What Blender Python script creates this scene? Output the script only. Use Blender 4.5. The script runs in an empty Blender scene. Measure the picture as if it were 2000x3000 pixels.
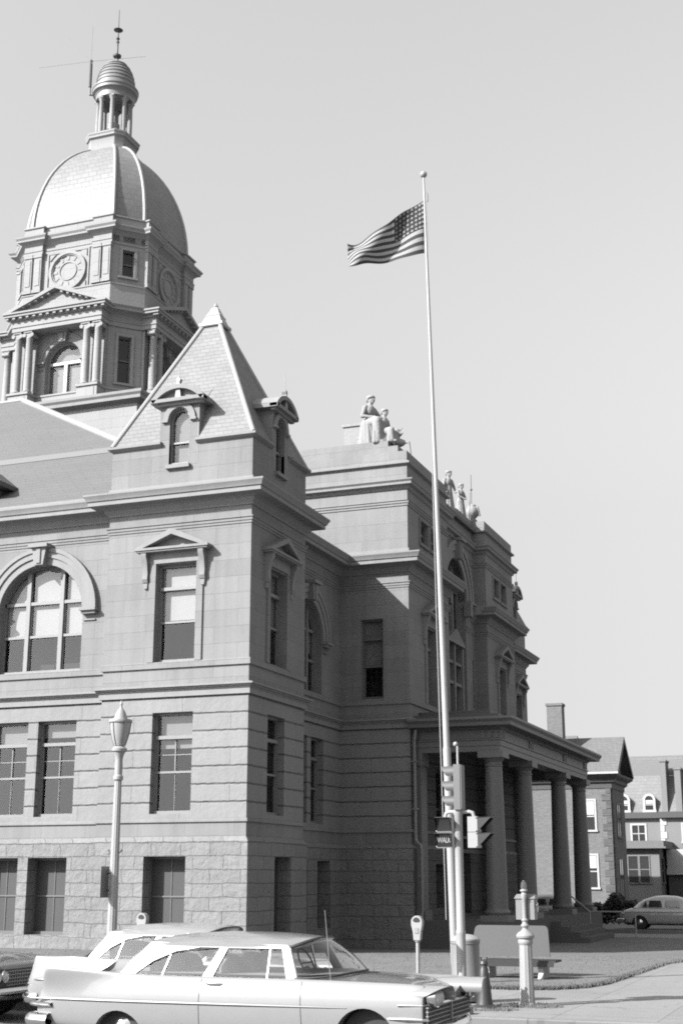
import bpy, bmesh, math, random
from mathutils import Vector, Matrix
rnd = random.Random(7)
sc = bpy.context.scene
COL = sc.collection
R = math.radians
# ---------------------------------------------------------------- helpers
class MB:
    """collects faces and links them as one mesh object"""
    def __init__(s): s.v=[]; s.f=[]; s.mi=[]; s.m=0
    def add(s, vs, fs):
        b=len(s.v); s.v.extend(vs)
        for f in fs: s.f.append([b+i for i in f]); s.mi.append(s.m)
    def box(s,x0,x1,y0,y1,z0,z1):
        s.add([(x0,y0,z0),(x1,y0,z0),(x1,y1,z0),(x0,y1,z0),(x0,y0,z1),(x1,y0,z1),(x1,y1,z1),(x0,y1,z1)],
              [(0,3,2,1),(4,5,6,7),(0,1,5,4),(1,2,6,5),(2,3,7,6),(3,0,4,7)])
    def fbox(s,fr,u0,u1,z0,z1,d0,d1):
        s.add([fr(u0,z0,d0),fr(u1,z0,d0),fr(u1,z0,d1),fr(u0,z0,d1),fr(u0,z1,d0),fr(u1,z1,d0),fr(u1,z1,d1),fr(u0,z1,d1)],
              [(0,3,2,1),(4,5,6,7),(0,1,5,4),(1,2,6,5),(2,3,7,6),(3,0,4,7)])
    def quad(s,a,b,c,d): s.add([a,b,c,d],[(0,1,2,3)])
    def poly(s,fr,pts,d):
        s.add([fr(u,z,d) for u,z in pts],[tuple(range(len(pts)))])
    def ext(s,fr,pts,d0,d1):
        n=len(pts)
        s.add([fr(u,z,d0) for u,z in pts]+[fr(u,z,d1) for u,z in pts],
              [tuple(range(n)),tuple(range(2*n-1,n-1,-1))]+[(i,(i+1)%n,n+(i+1)%n,n+i) for i in range(n)])
    def lathe(s,c,prof,n=24,a0=0,a1=2*math.pi,M=None):
        full=abs(a1-a0-2*math.pi)<1e-6; k=n if full else n+1
        vs=[];fs=[]
        for r,z in prof:
            for i in range(k):
                a=a0+(a1-a0)*i/n; p=Vector((r*math.cos(a),r*math.sin(a),z))
                if M is not None: p=M@p
                vs.append((c[0]+p.x,c[1]+p.y,c[2]+p.z))
        for j in range(len(prof)-1):
            for i in range(n):
                i2=(i+1)%k
                fs.append((j*k+i,j*k+i2,(j+1)*k+i2,(j+1)*k+i))
        if full:
            if prof[0][0]>1e-5: fs.append(tuple(range(k-1,-1,-1)))
            if prof[-1][0]>1e-5: fs.append(tuple((len(prof)-1)*k+i for i in range(k)))
        s.add(vs,fs)
    def tube(s,pts,rad,n=8,cap=True):
        pts=[Vector(p) for p in pts]
        if not hasattr(rad,'__len__'): rad=[rad]*len(pts)
        vs=[];fs=[];prev=None
        for i,p in enumerate(pts):
            t=(pts[min(i+1,len(pts)-1)]-pts[max(i-1,0)]).normalized()
            if prev is None:
                a=Vector((0,0,1)) if abs(t.z)<.9 else Vector((1,0,0)); u=t.cross(a).normalized()
            else:
                u=(prev-t*prev.dot(t)).normalized()
            prev=u; w=t.cross(u)
            for k in range(n):
                a=2*math.pi*k/n; q=p+(u*math.cos(a)+w*math.sin(a))*rad[i]; vs.append(tuple(q))
        for i in range(len(pts)-1):
            for k in range(n): fs.append((i*n+k,i*n+(k+1)%n,(i+1)*n+(k+1)%n,(i+1)*n+k))
        if cap: fs.append(tuple(range(n-1,-1,-1))); fs.append(tuple((len(pts)-1)*n+k for k in range(n)))
        s.add(vs,fs)
    def sweep(s,path,prof,closed=False,cap=True):
        """profile (out,z) along a plan path; outside lies to the right of travel"""
        P=[Vector(p) for p in path]; n=len(P); offs=[]
        for i in range(n):
            d1=(P[i]-P[i-1]).normalized() if (i>0 or closed) else None
            d2=(P[(i+1)%n]-P[i]).normalized() if (i<n-1 or closed) else None
            if d1 is None: d1=d2
            if d2 is None: d2=d1
            n1=Vector((d1.y,-d1.x)); n2=Vector((d2.y,-d2.x))
            offs.append((n1+n2)/(1+n1.dot(n2)))
        k=len(prof); vs=[]
        for i in range(n):
            for o,z in prof: vs.append((P[i].x+offs[i].x*o,P[i].y+offs[i].y*o,z))
        fs=[]
        for i in range(n if closed else n-1):
            j=(i+1)%n
            for q in range(k-1): fs.append((i*k+q,j*k+q,j*k+q+1,i*k+q+1))
        if cap and not closed:
            fs.append(tuple(range(k))); fs.append(tuple((n-1)*k+q for q in range(k-1,-1,-1)))
        s.add(vs,fs)
    def sphere(s,c,r,n=16,m=10,sc3=(1,1,1),M=None):
        vs=[];fs=[]
        for j in range(m+1):
            t=math.pi*j/m
            for i in range(n):
                a=2*math.pi*i/n
                p=Vector((r*sc3[0]*math.sin(t)*math.cos(a),r*sc3[1]*math.sin(t)*math.sin(a),r*sc3[2]*math.cos(t)))
                if M is not None: p=M@p
                vs.append((c[0]+p.x,c[1]+p.y,c[2]+p.z))
        for j in range(m):
            for i in range(n):
                fs.append((j*n+i,(j+1)*n+i,(j+1)*n+(i+1)%n,j*n+(i+1)%n))
        s.add(vs,fs)
    def grid(s,rows):
        """rows of equal length lists of points"""
        k=len(rows[0]); vs=[p for r in rows for p in r]; fs=[]
        for j in range(len(rows)-1):
            for i in range(k-1): fs.append((j*k+i,j*k+i+1,(j+1)*k+i+1,(j+1)*k+i))
        s.add(vs,fs)
    def build(s,name,mats,parent=None,smooth=32,merge=0.0):
        me=bpy.data.meshes.new(name)
        me.from_pydata([tuple(v) for v in s.v],[],s.f)
        if not isinstance(mats,(list,tuple)): mats=[mats]
        for m in mats: me.materials.append(m)
        me.polygons.foreach_set('material_index',s.mi)
        if merge or True:
            bm=bmesh.new(); bm.from_mesh(me)
            if merge: bmesh.ops.remove_doubles(bm,verts=bm.verts,dist=merge)
            bmesh.ops.recalc_face_normals(bm,faces=bm.faces)
            bm.to_mesh(me); bm.free()
        if smooth:
            me.polygons.foreach_set('use_smooth',[True]*len(me.polygons))
            me.set_sharp_from_angle(angle=R(smooth))
        me.update()
        o=bpy.data.objects.new(name,me); COL.objects.link(o)
        if parent is not None: par(o,parent)
        return o
def root_of(p):
    return p
def world_loc(p):
    v=Vector((0,0,0))
    while p is not None: v+=p.location; p=p.parent
    return v
def par(o,p):
    o.parent=p
    o.location=o.location-world_loc(p)
def thing(name,label,cat,loc=(0,0,0),group=None):
    o=bpy.data.objects.new(name,None); COL.objects.link(o); o.location=loc
    o.empty_display_size=.2
    tag(o,label,cat,group); return o
def tag(o,label,cat,group=None):
    o['label']=label; o['category']=cat
    if group: o['group']=group
    return o
def struct(o,kind='structure'):
    o['kind']=kind; return o
def FR(ox,oy,ex,ey): return lambda u,z,d:(ox+ex*u-ey*d,oy+ey*u+ex*d,z)
def fA(Y): return FR(0,Y,1,0)
def fB(X): return FR(X,0,0,1)
def off(fr,o): return lambda u,z,d: fr(u,z,d-o)
def arcpts(uc,zs,r,n=20,a0=0.0,a1=math.pi): return [(uc-r*math.cos(a0+(a1-a0)*i/n),zs+r*math.sin(a0+(a1-a0)*i/n)) for i in range(n+1)]
def wall(mb,fr,u0,u1,z0,z1,ops):
    """flat wall with rectangular or round-headed openings and their reveals; op=(u0,u1,z0,z1,depth,arch)"""
    us={u0,u1}; zs={z0,z1}; use=[]
    for o in ops:
        top=o[3]+((o[1]-o[0])/2 if o[5] else 0)
        if o[2]>=z1-1e-6 or top<=z0+1e-6 or o[1]<=u0 or o[0]>=u1: continue
        use.append(o)
        for u in o[:2]: us.add(min(max(u,u0),u1))
        for z in (o[2],o[3],top): zs.add(min(max(z,z0),z1))
    us=sorted(us); zs=sorted(zs)
    for i in range(len(us)-1):
        for j in range(len(zs)-1):
            cu=(us[i]+us[i+1])/2; cz=(zs[j]+zs[j+1])/2; hole=False
            for o in use:
                top=o[3]+((o[1]-o[0])/2 if o[5] else 0)
                if o[0]<cu<o[1] and o[2]<cz<top: hole=True
            if not hole: mb.add([fr(us[i],zs[j],0),fr(us[i+1],zs[j],0),fr(us[i+1],zs[j+1],0),fr(us[i],zs[j+1],0)],[(0,1,2,3)])
    for o in use:
        a,b,c,d,dep,arch=o
        lo=max(c,z0); hi=min(d,z1)
        mb.add([fr(a,lo,0),fr(a,hi,0),fr(a,hi,dep),fr(a,lo,dep)],[(0,1,2,3)])
        mb.add([fr(b,lo,0),fr(b,hi,0),fr(b,hi,dep),fr(b,lo,dep)],[(0,3,2,1)])
        if c>=z0-1e-6: mb.add([fr(a,c,0),fr(b,c,0),fr(b,c,dep),fr(a,c,dep)],[(0,3,2,1)])
        if arch:
            r=(b-a)/2; A=arcpts((a+b)/2,d,r,24); top=d+r
            for i in range(24):
                p,q=A[i],A[i+1]
                mb.add([fr(p[0],p[1],0),fr(q[0],q[1],0),fr(q[0],top,0),fr(p[0],top,0)],[(0,1,2,3)])
                mb.add([fr(p[0],p[1],0),fr(q[0],q[1],0),fr(q[0],q[1],dep),fr(p[0],p[1],dep)],[(0,3,2,1)])
        elif d<=z1+1e-6: mb.add([fr(a,d,0),fr(b,d,0),fr(b,d,dep),fr(a,d,dep)],[(0,1,2,3)])
def arch_band(mb,fr,uc,zs,r0,r1,o0,o1,n=28,a0=0.0,a1=math.pi):
    A=arcpts(uc,zs,r0,n,a0,a1); B=arcpts(uc,zs,r1,n,a0,a1)
    for i in range(n):
        p,q,s,t=A[i],A[i+1],B[i+1],B[i]
        mb.add([fr(*p,-o1),fr(*q,-o1),fr(*s,-o1),fr(*t,-o1)],[(0,1,2,3)])
        mb.add([fr(*t,-o1),fr(*s,-o1),fr(*s,-o0),fr(*t,-o0)],[(0,1,2,3)])
        mb.add([fr(*p,-o1),fr(*q,-o1),fr(*q,-o0),fr(*p,-o0)],[(0,3,2,1)])
    for p,t in ((A[0],B[0]),(A[-1],B[-1])):
        mb.add([fr(*p,-o1),fr(*t,-o1),fr(*t,-o0),fr(*p,-o0)],[(0,1,2,3)])
# ---------------------------------------------------------------- materials (black and white place: every colour is a grey)
def newmat(name):
    m=bpy.data.materials.new(name); m.use_nodes=True; nt=m.node_tree; nt.nodes.clear()
    out=nt.nodes.new('ShaderNodeOutputMaterial'); bs=nt.nodes.new('ShaderNodeBsdfPrincipled')
    nt.links.new(bs.outputs[0],out.inputs[0]); return m,nt,bs,out
def g(v): return (v,v,v,1)
def math_(nt,op,a,b=None,c=None):
    n=nt.nodes.new('ShaderNodeMath'); n.operation=op
    for i,x in enumerate((a,b,c)):
        if x is None: continue
        if isinstance(x,(int,float)): n.inputs[i].default_value=x
        else: nt.links.new(x,n.inputs[i])
    return n.outputs[0]
def noise(nt,vec,scale,detail=3,rough=.55):
    n=nt.nodes.new('ShaderNodeTexNoise'); n.inputs['Scale'].default_value=scale; n.inputs['Detail'].default_value=detail; n.inputs['Roughness'].default_value=rough
    nt.links.new(vec,n.inputs['Vector']); return n.outputs['Fac']
def objco(nt):
    t=nt.nodes.new('ShaderNodeTexCoord'); return t.outputs['Object']
def wallco(nt,zoff=0.0,warp=0.0,wscale=3.0):
    """u = x+y runs along walls that follow either axis, v = height"""
    co=objco(nt); sp=nt.nodes.new('ShaderNodeSeparateXYZ'); nt.links.new(co,sp.inputs[0])
    u=math_(nt,'ADD',sp.outputs[0],sp.outputs[1]); v=math_(nt,'SUBTRACT',sp.outputs[2],zoff)
    if warp:
        w=noise(nt,co,wscale,3); v=math_(nt,'ADD',v,math_(nt,'MULTIPLY',math_(nt,'SUBTRACT',w,.5),warp))
        w2=noise(nt,co,wscale*1.3,3); u=math_(nt,'ADD',u,math_(nt,'MULTIPLY',math_(nt,'SUBTRACT',w2,.5),warp*1.5))
    cb=nt.nodes.new('ShaderNodeCombineXYZ'); nt.links.new(u,cb.inputs[0]); nt.links.new(v,cb.inputs[1])
    return cb.outputs[0],co
def scaleco(nt,co,s):
    m=nt.nodes.new('ShaderNodeMapping'); m.inputs['Scale'].default_value=s; nt.links.new(co,m.inputs[0]); return m.outputs[0]
def bricknode(nt,vec,w,h,mortar,smooth=.1,offset=.5,c1=.95,c2=1.05,cm=.7,bias=0):
    b=nt.nodes.new('ShaderNodeTexBrick'); nt.links.new(vec,b.inputs['Vector'])
    b.inputs['Scale'].default_value=1; b.inputs['Brick Width'].default_value=w; b.inputs['Row Height'].default_value=h
    b.inputs['Mortar Size'].default_value=mortar; b.inputs['Mortar Smooth'].default_value=smooth; b.offset=offset; b.inputs['Bias'].default_value=bias
    b.inputs['Color1'].default_value=g(c1); b.inputs['Color2'].default_value=g(c2); b.inputs['Mortar'].default_value=g(cm); return b
def bumpnode(nt,h,strength,dist,prev=None):
    b=nt.nodes.new('ShaderNodeBump'); b.inputs['Strength'].default_value=strength; b.inputs['Distance'].default_value=dist
    nt.links.new(h,b.inputs['Height'])
    if prev is not None: nt.links.new(prev,b.inputs['Normal'])
    return b.outputs[0]
def stone(name,base,brick=None,rough=.9,mott=.16,fine=.1,streak=.1,warp=0,wscale=3,rock=0,rockscale=4,jointbump=.01,zoff=0,spec=.25,rows=None,chips=0):
    m,nt,bs,out=newmat(name)
    vec,co=wallco(nt,zoff,warp,wscale)
    n1=noise(nt,co,.55,4); n2=noise(nt,co,9,4,.65); n3=noise(nt,scaleco(nt,co,(2.2,2.2,.12)),1.6,4)
    f=math_(nt,'ADD',1-mott*.5-fine*.5-streak*.5,math_(nt,'ADD',math_(nt,'ADD',math_(nt,'MULTIPLY',n1,mott),math_(nt,'MULTIPLY',n2,fine)),math_(nt,'MULTIPLY',n3,streak)))
    nor=None
    if brick:
        b=bricknode(nt,vec,*brick); f=math_(nt,'MULTIPLY',f,b.outputs['Color'])
        nor=bumpnode(nt,math_(nt,'SUBTRACT',1,b.outputs['Fac']),.9,jointbump)
    if chips:
        ch=nt.nodes.new('ShaderNodeMapRange'); nt.links.new(noise(nt,scaleco(nt,co,(1,1,1.6)),3.6,3,.7),ch.inputs[0]); ch.inputs[1].default_value=.64; ch.inputs[2].default_value=.76
        f=math_(nt,'MULTIPLY',f,math_(nt,'SUBTRACT',1,math_(nt,'MULTIPLY',ch.outputs[0],chips)))
    if rows:
        h,wid,dark=rows; sp=nt.nodes.new('ShaderNodeSeparateXYZ'); nt.links.new(vec,sp.inputs[0])
        t=math_(nt,'ABSOLUTE',math_(nt,'SUBTRACT',math_(nt,'FRACT',math_(nt,'DIVIDE',sp.outputs[1],h)),.5))
        mr=nt.nodes.new('ShaderNodeMapRange'); nt.links.new(t,mr.inputs[0]); mr.inputs[1].default_value=.5-wid*1.6/h; mr.inputs[2].default_value=.5-wid*.3/h
        wob=math_(nt,'MULTIPLY',mr.outputs[0],math_(nt,'ADD',.35,math_(nt,'MULTIPLY',noise(nt,co,4.5,3),1.2)))
        f=math_(nt,'MULTIPLY',f,math_(nt,'SUBTRACT',1,math_(nt,'MULTIPLY',wob,dark)))
        nor=bumpnode(nt,math_(nt,'SUBTRACT',1,wob),.9,jointbump,nor)
    if rock:
        r=noise(nt,co,rockscale,6,.62); nor=bumpnode(nt,r,.9,rock,nor)
    nor=bumpnode(nt,n2,.35,.012,nor)
    v=math_(nt,'MULTIPLY',f,base*KS)
    cb=nt.nodes.new('ShaderNodeCombineColor'); [nt.links.new(v,cb.inputs[i]) for i in range(3)]
    nt.links.new(cb.outputs[0],bs.inputs['Base Color']); bs.inputs['Roughness'].default_value=rough; bs.inputs['Specular IOR Level'].default_value=spec
    if nor is not None: nt.links.new(nor,bs.inputs['Normal'])
    return m
def plain(name,base,rough=.6,metal=0,spec=.5,mott=.1,nscale=4,coat=0,bump=0,fine=.05,bscale=40):
    m,nt,bs,out=newmat(name); co=objco(nt)
    f=math_(nt,'ADD',1-mott*.5-fine*.5,math_(nt,'ADD',math_(nt,'MULTIPLY',noise(nt,co,nscale,4),mott),math_(nt,'MULTIPLY',noise(nt,co,nscale*9,3),fine)))
    v=math_(nt,'MULTIPLY',f,base*(1 if metal else KP)); cb=nt.nodes.new('ShaderNodeCombineColor'); [nt.links.new(v,cb.inputs[i]) for i in range(3)]
    nt.links.new(cb.outputs[0],bs.inputs['Base Color'])
    bs.inputs['Roughness'].default_value=rough; bs.inputs['Metallic'].default_value=metal; bs.inputs['Specular IOR Level'].default_value=spec; bs.inputs['Coat Weight'].default_value=coat; bs.inputs['Coat Roughness'].default_value=.05
    if bump: nt.links.new(bumpnode(nt,noise(nt,co,bscale,4),.6,bump),bs.inputs['Normal'])
    return m
def glassmat(name,tint=.8,refl=1.0,ior=1.5):
    m,nt,bs,out=newmat(name); nt.nodes.remove(bs)
    fr=nt.nodes.new('ShaderNodeFresnel'); ge=nt.nodes.new('ShaderNodeNewGeometry'); nt.links.new(math_(nt,'ADD',ior,math_(nt,'MULTIPLY',ge.outputs['Backfacing'],1/ior-ior)),fr.inputs[0])
    tr=nt.nodes.new('ShaderNodeBsdfTransparent'); tr.inputs[0].default_value=g(tint)
    gl=nt.nodes.new('ShaderNodeBsdfGlossy'); gl.inputs[0].default_value=g(refl); gl.inputs['Roughness'].default_value=.02
    co=objco(nt); nt.links.new(bumpnode(nt,noise(nt,co,1.7,2),.25,.02),gl.inputs['Normal'])
    mx=nt.nodes.new('ShaderNodeMixShader'); nt.links.new(math_(nt,'MULTIPLY',fr.outputs[0],1.15),mx.inputs[0]); nt.links.new(tr.outputs[0],mx.inputs[1]); nt.links.new(gl.outputs[0],mx.inputs[2])
    nt.links.new(mx.outputs[0],out.inputs[0]); return m
M={}
KS=.42; KP=.76
M['smooth']=stone('smooth_ashlar',.355,(1.5,.49,.007,.3,.5,.935,1.06,.86),mott=.32,fine=.14,streak=.4,jointbump=.004,zoff=7.0,warp=.01)
M['band']=stone('banded_ashlar',.385,(3.1,.4967,.01,.5,.5,.97,1.03,.94),mott=.22,fine=.16,streak=.2,warp=.05,wscale=5,rock=.03,rockscale=3.2,jointbump=.03,zoff=3.5,rows=(.4967,.026,.2))
M['rock']=stone('rockfaced_ashlar',.35,(.92,.37,.013,.5,.43,.93,1.06,.74),mott=.22,fine=.24,streak=.12,warp=.09,wscale=2.6,rock=.075,rockscale=3.6,jointbump=.05,zoff=.32,chips=.5)
M['trim']=stone('trim_stone',.41,None,mott=.2,fine=.1,streak=.3)
M['rockshade']=stone('shade_toned_rockfaced_ashlar',.19,(.92,.37,.012,.6,.43,.9,1.08,.72),mott=.22,fine=.24,streak=.12,warp=.09,wscale=2.6,rock=.12,rockscale=4.2,jointbump=.045,zoff=.32)  # this and the next two: porch shade put into the stone colour
M['bandshade']=stone('shade_toned_banded_ashlar',.17,(3.1,.4967,.01,.5,.5,.97,1.03,.94),mott=.22,fine=.16,streak=.2,warp=.05,wscale=5,rock=.03,rockscale=3.2,jointbump=.03,zoff=3.5,rows=(.4967,.026,.2))
M['smoothshade']=stone('shade_toned_ashlar',.17,None,mott=.22,streak=.2)
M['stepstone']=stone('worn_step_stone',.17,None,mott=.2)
M['grime']=stone('weathered_stone',.38,(1.1,.6,.006,.3,.5,.95,1.05,.88),mott=.34,fine=.16,streak=.3,jointbump=.004)
M['granite']=stone('dark_granite',.2,None,mott=.12,fine=.2,streak=.1,rough=.55,spec=.5)
M['tower']=stone('tower_stone',.5,(1.2,.45,.006,.3,.5,.97,1.03,.85),mott=.14,fine=.1,streak=.14,jointbump=.004)
M['statue']=stone('pale_statue_stone',.47,None,mott=.26,fine=.14,streak=.34,rock=.02,rockscale=9)
M['slate']=stone('slate_shingles',.36,(.3,.145,.006,.3,.5,.91,1.08,.84),rough=.75,mott=.2,fine=.1,streak=.14,warp=.015,jointbump=.01)
M['roofing']=stone('main_roofing',.215,(1.1,.16,.006,.5,.5,.97,1.03,.86),rough=.8,mott=.12,fine=.06,streak=.1,jointbump=.006)
M['domemetal']=stone('dome_shingles',.335,(.42,.3,.010,.5,.5,.93,1.06,.9),rough=.52,mott=.16,fine=.06,streak=.1,jointbump=.012,spec=.3)
M['flashdull']=plain('roof_band_metal',.16,.6,mott=.1)
M['flash']=plain('pale_sheet_metal',.29,.4,0,.6,mott=.16,nscale=1.5)
M['sheet']=stone('grey_sheet_metal',.3,None,rough=.45,mott=.25,fine=.08,streak=.3,spec=.6)
M['lead']=plain('dull_lead',.2,.5,0,.5,mott=.3,nscale=3)
M['iron']=plain('dark_iron',.06,.55,0,.5)
M['frame']=plain('painted_sash',.17,.55,mott=.12)
M['framelight']=plain('pale_painted_sash',.34,.5,mott=.1)
M['framedark']=plain('dark_painted_sash',.1,.55)
M['screen']=plain('window_screen',.05,.8,mott=.2,nscale=2)
M['room']=plain('dim_room',.03,.9)
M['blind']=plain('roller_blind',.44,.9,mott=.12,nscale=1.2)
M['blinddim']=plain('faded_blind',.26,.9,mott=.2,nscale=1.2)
M['glass']=glassmat('window_glass',.75)
# ---------------------------------------------------------------- courthouse
PY,PX=35.19,-16.07            # pavilion front plane and side plane
PL=-20.80; PB=39.35
WY,WX=35.70,-17.20            # wing planes
BY,BX=45.50,-14.60            # entrance block planes
B1,B2,BE=50.60,56.45,61.35
CXP=-15.15                    # recessed middle bay
F0,F1=65.80,70.00             # far pavilion
court=thing('courthouse','grey stone courthouse with corner pavilions, columned porch and a domed tower','courthouse',(-26,50,0))
BOUT=.09
def window(fr,u0,u1,z0,z1,dep,style='sash',arch=False,blind=None,mat=None,gl=None,parent=None,name='window',bl='blind',muntin=False):
    """sash window set back in its opening: frame mesh with pane, blind and dim room behind"""
    mat=mat or M['frame']; mb=MB(); t=.055; d0,d1=dep-.10,dep+.02; w=u1-u0; uc=(u0+u1)/2; r=w/2
    mb.fbox(fr,u0,u0+t,z0,z1,d0,d1); mb.fbox(fr,u1-t,u1,z0,z1,d0,d1); mb.fbox(fr,u0+t,u1-t,z0,z0+.09,d0-.02,d1)
    H=(z1-z0)
    if style=='sash':
        tr=z1-.245*H; mr=z0+.41*H
        mb.fbox(fr,u0+t,u1-t,z1-.07,z1,d0,d1)
        mb.fbox(fr,u0+t,u1-t,tr-.05,tr+.05,d0-.03,d1)
        mb.fbox(fr,u0+t,u1-t,mr-.03,mr+.03,d0+.02,d1+.03)
        if muntin:
            mb.fbox(fr,uc-.016,uc+.016,mr+.03,tr-.05,d0+.05,d1)
            mb.fbox(fr,uc-.008,uc+.008,z0+.09,mr-.03,d0+.07,d1)
            mb.fbox(fr,u0+t,u1-t,mr+.5*(tr-mr)-.012,mr+.5*(tr-mr)+.012,d0+.06,d1)
        for a,b in ((mr,tr),): 
            mb.fbox(fr,u0+t,u0+t+.04,z0+.09,tr-.06,d0+.05,d1); mb.fbox(fr,u1-t-.04,u1-t,z0+.09,tr-.06,d0+.05,d1)
    elif style=='basement':
        mb.fbox(fr,u0+t,u1-t,z1-.07,z1,d0,d1)
        mb.fbox(fr,uc-.012,uc+.012,z0+.09,z1-.07,d0+.07,d1); mb.fbox(fr,u0+t,u1-t,z0+.5*H-.022,z0+.5*H+.022,d0+.06,d1)
    elif style=='plainsash':
        mb.fbox(fr,u0+t,u1-t,z1-.07,z1,d0,d1); mr=z0+.5*H
        mb.fbox(fr,u0+t,u1-t,mr-.04,mr+.04,d0+.02,d1)
    elif style=='archthree':
        tr=z1+.34; mr=z0+.62*H
        for q in (u0+.30*w,u0+.70*w):
            hq=z1+math.sqrt(max(0,r*r-(q-uc)**2)); mb.fbox(fr,q-.07,q+.07,z0+.09,hq-.02,d0-.02,d1)
        a=math.sqrt(r*r-.34**2)
        for x0,x1 in ((uc-a,u0+.30*w-.07),(u0+.30*w+.07,u0+.70*w-.07),(u0+.70*w+.07,uc+a)): mb.fbox(fr,x0,x1,tr-.05,tr+.05,d0,d1)
        for x0,x1 in ((u0+t,u0+.30*w-.07),(u0+.30*w+.07,u0+.70*w-.07),(u0+.70*w+.07,u1-t)):
            mb.fbox(fr,x0,x1,mr-.04,mr+.04,d0+.02,d1); mb.fbox(fr,x0,x0+.04,z0+.09,tr-.05,d0+.05,d1); mb.fbox(fr,x1-.04,x1,z0+.09,tr-.05,d0+.05,d1)
    elif style=='archtwo':
        tr=z1-.05; mr=z0+.38*H
        mb.fbox(fr,uc-.08,uc+.08,z0+.09,tr,d0-.02,d1); mb.fbox(fr,u0+t,u1-t,tr-.05,tr+.08,d0-.03,d1)
        mb.fbox(fr,u0+t,uc-.08,mr-.04,mr+.04,d0+.02,d1); mb.fbox(fr,uc+.08,u1-t,mr-.04,mr+.04,d0+.02,d1)
    elif style=='archone':
        mr=z0+.5*H; mb.fbox(fr,u0+t,u1-t,mr-.03,mr+.03,d0+.02,d1)
    if arch: arch_band(mb,fr,uc,z1,r-t,r,-d1,-d0,24)
    o=mb.build(name,mat,parent or court)
    out=[(u0,z0),(u1,z0)]+([(p[0],p[1]) for p in reversed(arcpts(uc,z1,r,24))] if arch else [(u1,z1),(u0,z1)])
    top=z1+(r if arch else 0)
    P=MB(); P.poly(fr,out,dep-.01); P.build('pane',gl or M['glass'],o,smooth=0)
    if blind is not None:
        B=MB()
        for bu0,bu1,bz in blind:
            if arch: 
                pts=[(bu0,bz)]+[(bu1,bz)]+[(u,z1+math.sqrt(max(.0,(r-.03)**2-(u-uc)**2))) for u in [bu1+(bu0-bu1)*k/10 for k in range(11)]]
                B.poly(fr,pts,dep+.05)
            else: B.poly(fr,[(bu0,bz),(bu1,bz),(bu1,top-.02),(bu0,top-.02)],dep+.05)
        B.build('blind',M[bl],o,smooth=0)
    Rm=MB(); e=.05
    a=[fr(u0-e,z0-e,dep+.03),fr(u1+e,z0-e,dep+.03),fr(u1+e,top+e,dep+.03),fr(u0-e,top+e,dep+.03)]
    b=[fr(u0-.02,z0-e,dep+.75),fr(u1+.02,z0-e,dep+.75),fr(u1+.02,top+e,dep+.75),fr(u0-.02,top+e,dep+.75)]
    Rm.add(a+b,[(4,5,6,7),(0,1,5,4),(1,2,6,5),(2,3,7,6),(3,0,4,7)]); Rm.build('dim_room',M['room'],o,smooth=0)
    return o
def hood(fr,uc,zb,half=1.16,rise=.55,out=.34,parent=None,brz=1.0):
    """small pediment on two scroll brackets"""
    mb=MB(); zt=zb+.12
    mb.fbox(fr,uc-half,uc+half,zb,zb+.05,-out+.04,0); mb.fbox(fr,uc-half-.05,uc+half+.05,zb+.05,zt,-out,0)
    s=.13
    mb.ext(fr,[(uc-half-.05,zt),(uc-half+.22,zt),(uc,zt+rise-s-.05),(uc,zt+rise)],-out,0)
    mb.ext(fr,[(uc+half+.05,zt),(uc,zt+rise),(uc,zt+rise-s-.05),(uc+half-.22,zt)],-out,0)
    mb.ext(fr,[(uc-half+.2,zt),(uc+half-.2,zt),(uc,zt+rise-s-.06)],-.05,.0)
    mb.fbox(fr,uc-half+.3,uc+half-.3,zb-.32,zb,-.06,0)
    for sx in (-1,1):
        c=uc+sx*(half-.22)
        prof=[(0,zb),(-out+.07,zb),(-out+.07,zb-.12),(-out+.15,zb-.25),(-.12,zb-.62),(-.14,zb-.78),(-.09,zb-.88),(0,zb-.9)]
        k=len(prof)
        mb.add([fr(c-.085,z,d) for d,z in prof]+[fr(c+.085,z,d) for d,z in prof],[tuple(range(k)),tuple(range(2*k-1,k-1,-1))]+[(i,(i+1)%k,k+(i+1)%k,k+i) for i in range(k)])
        mb.ext(fr,[(c-.05,zb-1.06),(c+.05,zb-1.06),(c+.07,zb-.9),(c-.07,zb-.9)],-.07,0)
    return mb.build('window_pediment',M['trim'],parent or court)
def archivolt(fr,uc,zs,r,parent=None,w=.52,imp=True,out=.16):
    mb=MB()
    arch_band(mb,fr,uc,zs,r,r+w*.42,0,out*.45); arch_band(mb,fr,uc,zs,r+w*.42,r+w*.78,0,out*.75); arch_band(mb,fr,uc,zs,r+w*.78,r+w,0,out)
    if imp:
        for sx in (-1,1):
            a=uc+sx*(r-.0); b=uc+sx*(r+w+.04)
            lo,hi=min(a,b),max(a,b)
            mb.fbox(fr,lo,hi,zs-.08,zs-.003,-out-.08,0); mb.fbox(fr,lo+.03,hi-.05,zs-.17,zs-.08,-out,0); mb.fbox(fr,lo+.05,hi-.09,zs-.36,zs-.32,-.05,0)
    o=mb.build('arch_moulding',M['trim'],parent or court)
    k=MB(); zt=zs+r+w
    k.ext(fr,[(uc-.16,zs+r-.05),(uc+.16,zs+r-.05),(uc+.25,zt-.02),(uc-.25,zt-.02)],-out-.13,0)
    k.fbox(fr,uc-.34,uc+.34,zt-.02,zt+.09,-out-.24,0)
    k.fbox(fr,uc-.07,uc+.07,zs+r,zt-.05,-out-.17,-out-.13)
    k.build('keystone',M['trim'],o)
    return o
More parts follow.
